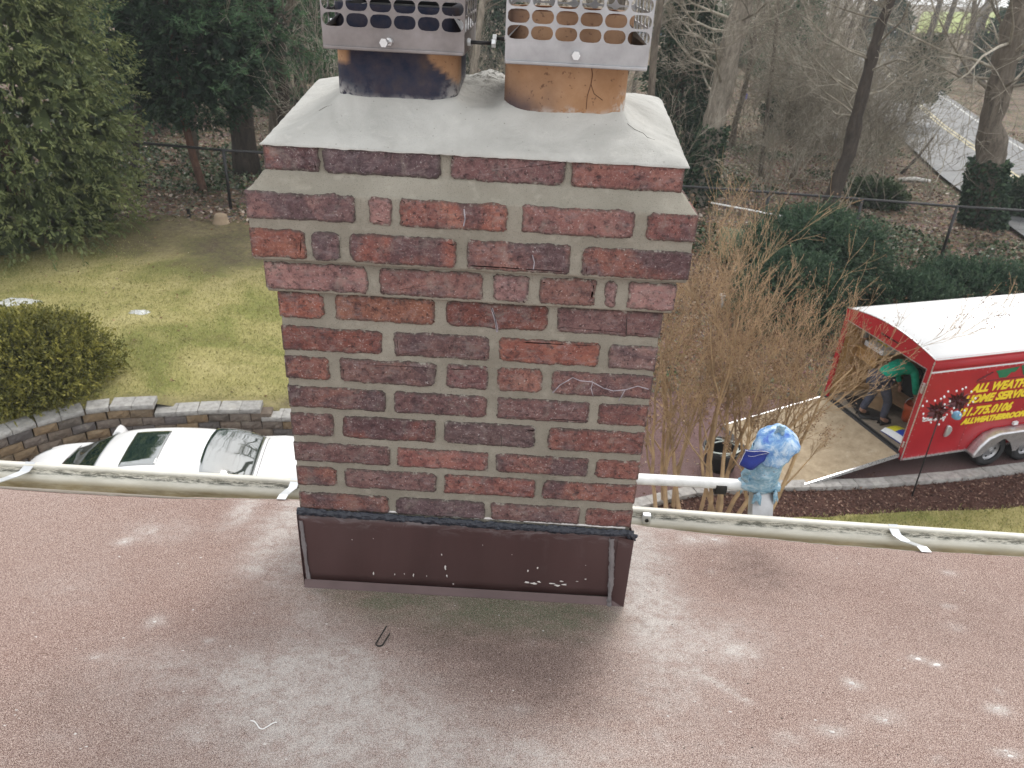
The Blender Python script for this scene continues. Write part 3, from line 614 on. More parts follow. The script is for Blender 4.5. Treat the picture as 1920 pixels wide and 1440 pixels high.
for i, (px, py, rd, hh, lab) in enumerate([(1640, 380, 1.1, .38, 'mid green ivy mound right of the centre fence post in the woods'), (1912, 405, .7, .8, 'dark holly shrub at the right edge beside the road'), (1480, 250, 1.8, 1.4, 'green holly mound half hidden by grey brush in the middle of the woods')]):
    p = at_z(px, py, .05); shrub('holly_shrub', lab, 'shrub', p.x, p.y, 0, (rd, rd*.8, hh), 900, M['ivy'] if i < 1 else M['dark_leaf'], .12, 1.5, 40+i, 12, .3)
# mid-distance evergreens in the woods
def evergreen(label, px, py, zt, rad, n, mat, seed, y=None, z0=.3, base=0, leaf=.2, group=None):
    p = at_z(px, py, base+.05) if y is None else at_y(px, py, y); g = np.random.default_rng(seed)
    t_ = thing('evergreen_tree', label, 'tree', (p.x, p.y, base), 0, group)
    pr = lambda z: np.interp(z, [z0, z0+.8, zt*.5, zt], [rad*.6, rad, rad*.85, .1])
    C, Nn = cone_surface(n, g, 0, 0, z0, zt, pr, .6, .35, seed); P, D, tn = fronds(C, Nn, 11, .6, g, .4, .7)
    leaf_obj('crown', P, D, leaf, 2, mat, g, t_, var=tn)
    MB().tube([(0, 0, -.1), (0, 0, zt)], [.16, .03], 7).obj('trunk', M['bark_dark'], t_, True); return t_
evergreen('dark cedar right of the steel chimney cap with ivy at its foot', 1255, 330, 8.5, 1.5, 1500, M['dark_leaf'], 61)
evergreen('dark evergreen seen between the two chimney flues', 915, 170, 8, 3.0, 1700, M['dark_leaf'], 62, leaf=.26)
evergreen('green cedar beyond the brush in the upper middle of the woods', 1470, 165, 9, 2.6, 1300, M['pine'], 63, leaf=.3)
evergreen('drooping hemlock in front of the road bend', 1700, 232, 5.2, 1.5, 700, M['dark_leaf'], 64, z0=1.6, leaf=.22)
evergreen('dark spruce far back left of the pine', 560, 195, 10, 2.6, 1300, M['pine'], 65, leaf=.3, base=1)
evergreen('olive cedar in the far upper right beyond the road', 1880, 150, 8, 3.5, 1300, M['dark_leaf'], 66, leaf=.4)
evergreen('tall dark evergreen right of the big cedar behind the fence', 235, 240, 11, 2.4, 1500, M['dark_leaf'], 67, leaf=.25, base=1)
evergreen('green cedar behind the pale broken trunk', 1385, 120, 9, 3.2, 1300, M['pine'], 68, leaf=.4)
evergreen('small dark evergreen left of the road in the upper right', 1650, 100, 8, 3.0, 1000, M['dark_leaf'], 69, leaf=.4)
evergreen('far evergreen at the top centre left of the chimney', 610, 120, 11, 3.0, 1200, M['dark_leaf'], 70, leaf=.4, base=1)

# ------------------------------------------------------------------ bare trees
VAR = []
for k in range(5):
    g = np.random.default_rng(100+k); tubes = []; H = 15+3*g.random()
    grow(g, np.array([0, 0, -.15]), np.array([g.normal()*.05, g.normal()*.05, 1]), H, .2, 0, 3, tubes, (15, 7, 5), .07, .06, .75, .32, 9, .3)
    # keep trunk thickness longer
    p_, r_, l_ = tubes[0]; r_ = .2*(1-.7*np.linspace(0, 1, len(r_))**1.4); r_[0] *= 1.35; tubes[0] = (p_, r_, l_)
    v1, f1 = tubes_mesh('trunk', tubes, 0, 0, lambda r: 9); v2, f2 = tubes_mesh('crown', tubes, 1, 9, lambda r: 4 if r > .03 else 3, .006)
    m1 = np_mesh('trunk', v1, f1); m2 = np_mesh('crown', v2, f2)
    m1.polygons.foreach_set('use_smooth', [True]*len(m1.polygons)); VAR.append((m1, m2))
    m1.materials.append(M['bark']); m2.materials.append(M['twig_grey'])
def bare_tree(label, x, y, z, sc, var, rz, group=None, lean=(0, 0)):
    t_ = thing('bare_tree', label, 'tree', (x, y, z), rz, group); t_.scale = (sc, sc, sc*.9); t_.rotation_euler = (lean[0], lean[1], rz)
    link('trunk', VAR[var][0], parent=t_); link('crown', VAR[var][1], parent=t_); return t_
rr2 = random.Random(5); placed = []
def far_ok(x, y):
    if abs(x-road_c(y)) < 5.2: return False
    return all((x-a)**2+(y-b)**2 > 5 for a, b in placed)
MARKS = [(235, 'behind the big cedar'), (340, 'right of the big cedar'), (500, 'behind the dark evergreen'), (620, 'left of the soot-black flue'), (880, 'behind the left chimney cap'), (950, 'between the two chimney caps'), (1225, 'behind the right chimney cap'), (1320, 'left of the pale broken tree'), (1440, 'just right of the pale broken tree'), (1560, 'left of the dark brushy tree'), (1680, 'right of the dark brushy tree'), (1760, 'at the road bend'), (1850, 'left of the big curved tree'), (9999, 'behind the big curved tree')]
def wood_label(x, y, z, sc, ly):
    v = Vector((x, y, z+1.5-HC)); px = 960+FPX*v.dot(RT)/v.dot(FW)
    size = 'slim' if sc < .72 else 'medium' if sc < .98 else 'stout'; lean = ' upright' if abs(ly) < 1.2 else ''; l2 = '' if lean else ' leaning right' if ly > 0 else ' leaning left'
    dist = 'near the fence' if y < 37 else 'midway back' if y < 52 else 'far back' if y < 75 else 'at the distant edge'
    return '%s%s bare tree%s, %s, %s' % (size, lean, l2, dist, next(m for p_, m in MARKS if px < p_))
n = 0; used_labels = set()
while n < 74:
    y = 27+85*rr2.random()**1.3; x = rr2.uniform(-.6, .66)*y
    if y < 46 and 13 < x < 22: continue
    if y < 40 and 3 < x < 13: continue
    if not far_ok(x, y): continue
    sc_ = rr2.uniform(.55, 1.25); ly_ = rr2.uniform(-5, 5); z_ = float(gz(x, y)[0])-.05; lab_ = wood_label(x, y, z_, sc_, ly_)
    if lab_ in used_labels: continue
    used_labels.add(lab_); placed.append((x, y)); n += 1
    bare_tree(lab_, x, y, z_, sc_, rr2.randrange(5), rr2.choice([0, .12, -.15, 6.2]), 'bare trees in the woods behind the fences', (R(rr2.uniform(-3, 3)), R(ly_)))
placed_tall = bare_tree('tall bare tree directly behind the brick chimney, its crown above the picture', 2.5, 26.5, .3, 1.5, 1, 1.0)
# named trunks
def big_tree(name, label, pts, rads, mat, seed, nb=14, ivy=None, zb=3, L=3.2, sides=14):
    base = Vector(pts[0]); t_ = thing(name, label, 'tree', base); g = np.random.default_rng(seed)
    rel = [Vector(p)-base for p in pts]
    # smooth path
    q = []; rq = []
    for i in range(len(rel)-1):
        for j in range(5):
            f_ = j/5; q.append(rel[i].lerp(rel[i+1], f_)); rq.append(rads[i]*(1-f_)+rads[i+1]*f_)
    q.append(rel[-1]); rq.append(rads[-1])
    b = MB(); b.tube(q, rq, sides); me = b.mesh('trunk')
    for v in me.vertices: v.co += Vector((noise.noise(v.co*1.7), noise.noise(v.co*1.7+Vector((9, 0, 0))), 0))*rads[0]*.28
    link('trunk', me, mat, t_, True)
    tubes = []
    for k in range(nb):
        i = g.integers(len(q)//3, len(q)-1); p = np.array(q[i]); a = g.random()*6.28
        if p[2] < zb: continue
        grow(g, p, np.array([math.cos(a), math.sin(a), .35]), L*(.5+g.random()), min(.06, rq[i]*.2), 1, 4, tubes, (6, 6, 5, 4), .16, .03, .75, .5)
    if tubes: v, f = tubes_mesh('c', tubes, sides=lambda r: 5 if r > .04 else 3, rmin=.006); link('crown', np_mesh('crown', v, f), M['twig_grey'], t_)
    if ivy:
        z1, nl = ivy; P = []; D = []
        for _ in range(nl):
            z = z1*g.random()**1.2; i = min(range(len(q)), key=lambda i: abs(q[i].z-z)); a = g.random()*6.28; rr_ = rq[i]*(1.0+.3*g.random())+.03
            P.append((q[i].x+math.cos(a)*rr_, q[i].y+math.sin(a)*rr_, z)); D.append((math.cos(a)+g.normal()*.6, math.sin(a)+g.normal()*.6, g.normal()*.6-.2))
        leaf_obj('ivy', np.array(P), np.array(D), .15, 1.2, M['dark_leaf'], g, t_)
    return t_
def pxpath(L, y, z0=0):
    out = []
    for i, (px, py) in enumerate(L):
        p = at_y(px, py, y if not hasattr(y, '__len__') else y[i]); out.append(tuple(p))
    return out
p = pxpath([(1300, 400), (1325, 300), (1345, 200), (1368, 100), (1395, 0), (1430, -150), (1470, -330)], 30.5)
big_tree('pale_tree', 'thick leaning tree with pale broken bark and ivy at its foot, right of the chimney', p, [.52, .42, .4, .4, .38, .33, .2], M['bark_pale'], 201, 16, (3.4, 2600))
p = pxpath([(1842, 425), (1850, 330), (1862, 280), (1858, 230), (1878, 150), (1895, 80), (1915, 0), (1950, -150), (1990, -330)], 29.5)
big_tree('curved_tree', 'big curved tree at the right, trunk wrapped in ivy below its bend', p, [.62, .5, .5, .43, .42, .4, .38, .33, .2], M['bark'], 202, 20, (2.5, 3200), 4, 4)
p = pxpath([(1548, 425), (1560, 370), (1590, 290), (1612, 200), (1640, 90), (1668, 0), (1700, -160), (1730, -300)], 28.5)
big_tree('brushy_tree', 'dark leaning tree behind the yew bush, smothered in fine grey twigs', p, [.3, .27, .24, .22, .2, .17, .12, .05], M['bark_dark'], 203, 34, None, 1.2, 2.6)
p = pxpath([(1298, 292), (1302, 200), (1308, 100), (1314, 0), (1325, -200)], 39.5)
big_tree('straight_tree', 'straight reddish-grey trunk just left of the pale broken tree', p, [.55, .48, .45, .42, .3], M['bark'], 204, 12)
p = pxpath([(880, 205), (888, 130), (897, 60), (905, 0), (915, -150)], 26)
big_tree('slim_tree', 'slim pale trunk standing between the two chimney caps', p, [.12, .12, .11, .1, .07], M['bark_pale'], 205, 8, None, 3.5, 2.0, 8)
p = pxpath([(1218, 230), (1222, 150), (1228, 80), (1240, 0), (1255, -120)], 26)
big_tree('slim_tree', 'slim grey trunk touching the right edge of the right chimney cap', p, [.13, .12, .11, .1, .07], M['bark'], 206, 14, None, 3, 2.2, 8)
p = pxpath([(250, 345), (255, 250), (262, 150), (270, 0), (280, -150)], 26.5)
big_tree('slim_tree', 'slim dark trunk in the gap right of the big cedar', p, [.16, .14, .13, .12, .08], M['bark_dark'], 207, 8, None, 3, 2.2, 8)
p = pxpath([(1425, 330), (1440, 200), (1452, 90), (1460, 0)], 34)
big_tree('slim_tree', 'slim brown sapling trunk in the brush right of the pale tree', p, [.1, .09, .08, .07], M['bark'], 208, 20, None, 1, 2.4, 8)
p = pxpath([(1250, 300), (1262, 200), (1276, 100), (1290, 0)], 36)
big_tree('slim_tree', 'reddish trunk above the ivy at the right shoulder of the crown', p, [.4, .36, .33, .3], M['bark_red'], 209, 10, None, 2, 2.4, 10)
for i, (px, py, lab) in enumerate([(1735, 90, 'far trunk left of the pale green far lawn'), (1825, 95, 'far trunk right of the grey utility pole'), (1595, 130, 'far trunk left of the road bend'), (1500, 120, 'far trunk in the hazy upper middle'), (1765, 80, 'far trunk in front of the far lawn')]):
    q0 = at_z(px, py, .1); p = [tuple(q0), (q0.x+.2, q0.y, 5), (q0.x+.5, q0.y, 12)]
    big_tree('far_tree', lab, p, [.5, .42, .25], M['bark_dark'], 220+i, 8, None, 2.5, 4, 8)
# utility pole
q0 = at_z(1797, 140, .1)
t_ = thing('utility_pole', 'grey leaning utility pole beside the road at the top right', 'pole', q0)
MB().tube([(0, 0, -.2), (.55, 0, 6), (.95, 0, 10.5)], [.24, .21, .18], 10).obj('post', M['pole'], t_, True)
MB().box(-.2, 2.1, -.06, .06, 9.6, 9.75).obj('crossarm', M['pole'], t_)

# brush thicket: many bare saplings merged (nobody could count it)
sap = []
for k in range(5):
    g = np.random.default_rng(300+k); tubes = []
    for s_ in range(5):
        grow(g, np.array([g.normal()*.15, g.normal()*.15, -.05]), np.array([g.normal()*.35, g.normal()*.35, 1]), 2.4+g.random()*1.6, .02, 0, 3, tubes, (5, 4, 3), .15, .05, .6, .5, 5, .2)
    sap.append(tubes_mesh('s', tubes, rmin=.005))
VV = []; FF = []; b0 = 0; g = np.random.default_rng(310); cnt = 0
while cnt < 100:
    y = 26.2+50*g.random()**1.5; x = g.uniform(-.55, .78)*y
    if abs(x-road_c(y)) < 4.6: continue
    if y < 31 and 10.5 < x < 18: continue
    if y < 30 and -13 < x < -7 and g.random() < .8: continue
    if cnt < 48: y = 31+18*g.random(); x = g.uniform(.26, .46)*y
    if y < 31 and abs(x/y-.235) < .05: continue
    if y < 60 and x/y > .47 and g.random() < .8: continue
    v, f = sap[g.integers(5)]; a = g.random()*6.28; s_ = .7+.9*g.random(); c_, s2 = math.cos(a), math.sin(a)
    q = v*s_; VV.append(np.stack([q[:, 0]*c_-q[:, 1]*s2+x, q[:, 0]*s2+q[:, 1]*c_+y, q[:, 2]+float(gz(x, y)[0])], 1)); FF.append(f+b0); b0 += len(v); cnt += 1
tag(link('brush_thicket', np_mesh('brush_thicket', np.concatenate(VV), np.concatenate(FF)), M['twig_grey']), 'tangled bare grey brush filling the woods', 'brush', kind='stuff')

# leaf litter, ivy, grass, chips (stuff)
def scatter(n, xr, yr, seed, cond=None, zf=None):
    g = np.random.default_rng(seed); x = g.uniform(xr[0], xr[1], n); y = g.uniform(yr[0], yr[1], n)
    if cond is not None: k = cond(x, y, g); x = x[k]; y = y[k]
    z = gz(x, y) if zf is None else zf(x, y); return np.stack([x, y, z], 1), g
def litter(name, label, cat, P, g, size, el, mat, tilt=.5, lift=.01, var=None):
    D = g.normal(size=P.shape); D[:, 2] *= tilt; P = P.copy(); P[:, 2] += lift+np.abs(D[:, 2])*size*.3
    o = leaf_obj(name, P, D, size, el, mat, g, None, var, flat=.6); tag(o, label, cat, kind='stuff'); return o
wood = lambda x, y, g: (np.abs(x/y) < .8) & ((y > lawn_top(x)-.5) | (x > 1.5)) & (np.abs(x-road_c(y)) > 3.8) & (g.random(len(x)) < np.clip(26/y, 0, 1)**1.6)
P, g = scatter(150000, (-28, 34), (19, 52), 401, wood); litter('fallen_leaves', 'brown and bleached fallen leaves covering the woodland ground', 'leaves', P, g, .13, 1.5, M['leaf_dead'])
yard = lambda x, y, g: (x > 2.2) & (x < 11.5) & ((x-3)*.25+14.2+g.normal(size=len(x))*.7 < y) & (g.random(len(x)) < .85)
P, g = scatter(46000, (2, 12), (12.6, 25.5), 402, yard); litter('yard_leaves', 'orange-brown dead leaves between the driveway and the fence', 'leaves', P, g, .085, 1.6, M['leaf_yard'])
def ivc(x, y, g):
    n_ = vnoise(np.stack([x, y, x*0], 1), .28, 9, 3); return (n_ > .08) & (np.abs(x/y) < .8) & (y > 22.6) & (np.abs(x-road_c(y)) > 3.8) & (g.random(len(x)) < np.clip(26/y, 0, 1))
P, g = scatter(120000, (-24, 30), (22.4, 46), 403, ivc); litter('ivy_ground_cover', 'patches of ivy creeping over the woodland ground', 'ivy', P, g, .13, 1.2, M['ivy'], .8, .06)
lw = lambda x, y, g: (y > wall_y(x)+.5) & (y < lawn_top(x)-1.5-3*g.random(len(x))) & (np.hypot((x+7.6)/1.3, y-19.6) > 1.6+1.0*g.random(len(x))) & (x > -14) & (x < -2) & (vnoise(np.stack([x, y, x*0], 1), .6, 5, 3) < .5)
P, g = scatter(90000, (-14, -2), (10.5, 22), 404, lw); D = g.normal(size=P.shape)*.6; D[:, 2] = 1
o = leaf_obj('grass', P, D, .05, 5, M['grass'], g, None); tag(o, 'yellow-green winter grass blades of the back lawn', 'grass', kind='stuff')
PL, g = scatter(900, (-12, -3.5), (11, 22), 409, lambda x, y, g: (y > wall_y(x)+.35) & (g.random(len(x)) < np.where(y < wall_y(x)+1.0, 1.0, .25))); litter('lawn_leaves', 'few dead leaves scattered on the back lawn', 'leaves', PL, g, .06, 1.6, M['leaf_yard'])
P, g = scatter(30000, (4.2, 12), (9.0, 12), 405, lambda x, y, g: y < np.interp(x, [p[0] for p in LE], [p[1] for p in LE])+g.normal(size=len(x))*.05, lambda x, y: x*0+.09); D = g.normal(size=P.shape)*.6; D[:, 2] = 1
o = leaf_obj('grass', P, D, .055, 5, M['grass'], g, None); tag(o, 'grass blades of the narrow strip beside the mulch bed', 'grass', kind='stuff')
P, g = scatter(26000, (1.2, 12), (8.8, 12.6), 406, lambda x, y, g: (y < np.interp(x, cpx, cpy)-.02) & (y > np.interp(x, [p[0] for p in LE], [p[1] for p in LE])-.05), lambda x, y: x*0+.06); litter('mulch_chips', 'reddish bark chips covering the planting bed', 'mulch', P, g, .05, 2.2, M['chips'])
P, g = scatter(5000, (-4.6, 7), (10.2, 14.5), 407, lambda x, y, g: (y > np.interp(x, cpx, cpy)+.3) & (x > 1.5), lambda x, y: x*0+.002); litter('drive_debris', 'dead leaves and twigs blown over the reddish driveway', 'leaves', P, g, .05, 2.5, M['leaf_yard'], var=g.random(len(P)))

# ------------------------------------------------------------------ crepe myrtles
def myrtle(label, bases, seed, spread, H, tiltx):
    g = np.random.default_rng(seed); b0 = bases[0]; t_ = thing('crepe_myrtle', label, 'shrub', (b0[0], b0[1], .04), 0)
    tubes = []
    for k in range(len(bases)):
        bx, by = bases[k]
        d = np.array([tiltx+g.normal()*spread, .12+g.normal()*spread*.8, 1.0])
        grow(g, np.array([bx-b0[0], by-b0[1], -.05]), d, H*(.72+.35*g.random()), .034+.012*g.random(), 0, 4, tubes, (6, 5, 4, 3), .085, .08, .46, .5, 8, .25)
    v, f = tubes_mesh('s', tubes, 0, 0, lambda r: 7); link('stem', np_mesh('stem', v, f), M['twig'], t_, True)
    v, f = tubes_mesh('s', tubes, 1, 9, lambda r: 4 if r > .01 else 3, .0024); link('branches', np_mesh('branches', v, f), M['twig'], t_)
    tips = np.array([q[0][-1] for q in tubes if q[2] >= 2 and q[0][-1][2] > 1.6])
    k = g.integers(0, len(tips), 6500); P = tips[k]+g.normal(size=(6500, 3))*.035; o = leaf_obj('seed_heads', P, g.normal(size=P.shape), .022, 1.2, M['seed'], g, t_)
myrtle('bare tan crepe myrtle nearest the chimney, thin stems fanning upward', [(2.62, 10.35), (2.75, 10.5), (2.45, 10.4), (2.85, 10.3), (2.6, 10.6)], 501, .2, 3.15, -.04)
myrtle('tallest bare tan crepe myrtle behind the blue-wrapped bracket', [(3.3, 10.3), (3.45, 10.2), (3.6, 10.35), (3.2, 10.45), (3.5, 10.5), (3.7, 10.25), (3.4, 10.1)], 502, .21, 3.35, .0)
myrtle('bare crepe myrtle nearest the trailer ramp with branches reaching right', [(4.1, 10.35), (4.2, 10.5), (4.0, 10.2), (4.25, 10.3)], 506, .26, 2.6, .06)

# ------------------------------------------------------------------ wire fence
def fence(label, P, h, posts_at, mesh_n=6):
    t_ = thing('wire_fence', label, 'fence', (P[0][0], P[0][1], P[0][2]))
    o0 = Vector(P[0]); pts = [Vector(p)-o0 for p in P]
    MB().tube([p+Vector((0, 0, h)) for p in pts], .042, 6).obj('top_rail', M['black_metal'], t_)
    b = MB()
    for k in range(mesh_n): b.tube([p+Vector((0, 0, .12+(h-.2)*k/mesh_n)) for p in pts], .0022, 3)
    L = 0
    for i in range(len(pts)-1):
        a, c = pts[i], pts[i+1]; m = int((c-a).length/.35)
        for k in range(m): q = a.lerp(c, k/m); b.tube([q+Vector((0, 0, .05)), q+Vector((0, 0, h))], .0018, 3)
    o = b.obj('wire_mesh', M['black_metal'], t_); o['kind'] = 'stuff'
    for q in posts_at:
        v = Vector(q)-o0; MB().tube([v+Vector((0, 0, -.1)), v+Vector((0, 0, h+.03))], .05, 8).obj('post', M['black_metal'], t_, True)
LP = [(-18.5, 23.0, 1.0), (-13.2, 23.05, 1.0), (-9.0, 23.1, 1.0), (-4.6, 23.3, .87)]
a1 = at_z(265, 374, 1.0); a2 = at_z(433, 391, 1.0)
LP = [(-19, 23.6, 1.0), tuple(a1), tuple(a2), (-4.8, 23.6, .85), (1.15, 25.55, .15)]
fence('black wire fence behind the back lawn at the left', LP, 1.75, [LP[0], LP[1], LP[2], LP[3], (-1.8, 24.58, .5)])
a3 = at_z(1420, 458, .0); a4 = at_z(1764, 490, 0.0); a5 = at_z(1617, 424, 0.0)
RP = [(1.2, 25.6, .05), tuple(a3), tuple(a4.lerp(a3, .5)), tuple(a4), (20.5, 24.7, 0)]
RP[1] = (a3.x, 25.4, 0); RP[3] = (a4.x, 24.9, 0); RP[2] = ((a3.x+a4.x)/2, 25.15, 0)
fence('black wire fence crossing the woods at the right, seen above the trailer', RP, 1.82, RP)

# ------------------------------------------------------------------ small yard things
t_ = thing('wheelbarrow', 'green wheelbarrow tipped upright against the fence with its wheel out', 'wheelbarrow', at_z(1362, 492, 0), R(-12))
b = MB()
def wbf(u, v):
    x = (u-.5)*(.55+.22*v); z = .12+1.0*v; y = .1-.25*math.sin(math.pi*u)*(.6+.4*math.sin(math.pi*v)); return (x, y, z)
b.grid(wbf, 10, 8).obj('tray', M['wb_green'], t_, True, solid=.01)
for s_ in (-.32, .32): MB().tube([(s_*.7, .16, .05), (s_, .2, 1.62)], .02, 7).obj('handle', M['wood'], t_, True)
o = MB().obj('x', None) if False else None
b = MB(); b.tube([(.45+.17*math.cos(a), .0, .18+.17*math.sin(a)) for a in np.linspace(0, 2*math.pi, 21)], .045, 8, False); b.obj('wheel', M['rubber'], t_, True)
MB().tube([(.1, .1, .15), (.45, 0, .18), (.58, 0, .18)], .014, 6).obj('axle', M['rim'], t_)
a = at_y(1333, 380, 24.6); c = at_y(1480, 408, 24.2); t_ = thing('white_pole', 'long white pole lying across the wheelbarrow handles against the fence', 'pole', a)
MB().tube([(0, 0, 0), c-a], .028, 8).obj('pole', M['white_paint'], t_, True)
p = at_z(1352, 575, .02); t_ = thing('vent_pipe', 'small white capped pipe beside the bare crepe myrtles', 'pipe', p)
MB().tube([(0, 0, -.05), (0, 0, .32)], .06, 12).obj('pipe', M['white_paint'], t_, True); MB().tube([(0, 0, .3), (0, 0, .36), (0, 0, .38)], [.09, .09, .05], 12).obj('cap', M['white_paint'], t_, True)
p = at_z(1685, 337, .12); q = at_z(1745, 340, .12); t_ = thing('birch_log', 'pale birch log lying on the ground by the road', 'log', p)
MB().tube([(0, 0, 0), (q-p)*.5+Vector((0, .1, .05)), q-p], [.09, .1, .07], 9).obj('log', M['birch'], t_, True)
p = at_z(415, 418, 1.0); b = MB(); b.tube([(0, 0, -.05), (0, 0, .05), (0, .01, .14), (.02, 0, .24), (.02, 0, .27)], [.30, .22, .19, .17, .10], 11); t_ = thing('tree_stump', 'short tan tree stump at the back edge of the lawn', 'stump', p); o = b.obj('stump', M['wood'], t_, True)
p = at_z(355, 408, 1.0); t_ = thing('garden_stake', 'small dark stake at the back edge of the lawn', 'stake', p); MB().box(-.04, .04, -.03, .03, -.05, .26).obj('stake', M['black_metal'], t_)
p = at_z(1393, 192, .3); t_ = thing('blue_scrap', 'small blue plastic scrap caught in the brush', 'litter', p)
b = MB(); b.grid(lambda u, v: ((u-.5)*.5, .12*math.sin(6*u+3*v), .35+(v-.5)*.3+.08*math.sin(9*u)), 6, 4).obj('scrap', M['blue_scrap'], t_, solid=.01)
# fallen branch by road
p = at_z(1690, 325, .1); t_ = thing('fallen_branch', 'dark dead branch leaning up beside the road edge', 'branch', p); MB().tube([(0, 0, 0), (.8, .5, .7), (1.5, 1.0, 1.6)], [.08, .07, .04], 7).obj('branch', M['bark_dark'], t_, True)

# planter tub with hose
p = at_z(1350, 880, .0); t_ = thing('black_tub', 'black plastic tub holding a coiled pale hose beside the crepe myrtle', 'tub', (p.x, p.y+.1, 0))
b = MB(); b.grid(lambda u, v: ((.26+.07*v)*math.cos(2*math.pi*u), (.26+.07*v)*math.sin(2*math.pi*u), .42*v), 28, 4); b.obj('tub', M['pot'], t_, True, solid=.012)
b = MB(); n_ = len(b.v); b.tube([(0, 0, .01), (0, 0, .03)], .26, 24).obj('base', M['pot'], t_)
MB().tube([(.34*math.cos(a), .34*math.sin(a), .42) for a in np.linspace(0, 2*math.pi, 33)], .02, 6, False).obj('rim', M['pot'], t_, True)
hp = thing('garden_hose', 'pale hose looped over the rim of the black tub', 'hose', (p.x, p.y+.1, 0)); pts = []
for k in range(70):
    a = k/69*4.4*math.pi+2; rad = .30+.04*math.sin(k*.35); pts.append((rad*math.cos(a), rad*.95*math.sin(a), .40+.05*math.sin(a*1.3)+.03*k/70))
MB().tube(pts, .013, 7).obj('hose', M['hose'], hp, True)

# garden spinner
b0 = at_z(1710, 930, .06); top = at_y(1768, 762, b0.y+.02)
t_ = thing('garden_spinner', 'black garden stake with dark red metal flowers in front of the trailer', 'garden ornament', b0)
tv = top-b0; MB().tube([(0, 0, -.1), tv*.5, tv], [.014, .012, .010], 7).obj('post', M['black_metal'], t_, True)
def flower(c, rad, n_, t_):
    b = MB(); tips_ = []
    for k in range(n_):
        a = 2*math.pi*k/n_; u = Vector((math.cos(a), -.25*math.sin(k*1.7), math.sin(a))); w = Vector((-math.sin(a), .0, math.cos(a)))
        i = len(b.v); c_ = Vector(c); b.v += [tuple(c_+u*.03), tuple(c_+u*rad*.5+w*.045+Vector((0, -.03, 0))), tuple(c_+u*rad), tuple(c_+u*rad*.5-w*.035+Vector((0, -.01, 0)))]; b.f.append((i, i+1, i+2, i+3))
        q = c_+u*(rad+.05); tips_.append(q)
    b.obj('flower', M['petal'], t_, solid=.006); [MB().tube([Vector(q_)+Vector((0, 0, -.02)), Vector(q_), Vector(q_)+Vector((0, 0, .02))], [.006, .018, .006], 6).obj('pearl_tip', M['white'], t_, True) for q_ in tips_]; MB().tube([Vector(c)+Vector((0, -.03, 0)), Vector(c)+Vector((0, .03, 0))], .04, 10).obj('hub', M['petal'], t_, True)
flower(at_y(1757, 770, top.y-.06)-b0, .19, 15, t_); flower(at_y(1797, 752, top.y-.02)-b0, .19, 15, t_)
MB().tube([tv+Vector((.28, 0, -.25+.02)), tv+Vector((.28, 0, -.2)), tv+Vector((.28, 0, -.12)), tv+Vector((.28, 0, -.08))], [.03, .075, .075, .03], 14).obj('glass_ball', M['ball'], t_, True)
MB().tube([tv+Vector((0, .0, -.05)), tv+Vector((.28, 0, -.15))], .007, 5).obj('arm', M['black_metal'], t_)
MB().tube([tv+Vector((-.1, 0, -.06)), tv, tv+Vector((.22, 0, .06))], .008, 5).obj('crossbar', M['black_metal'], t_)

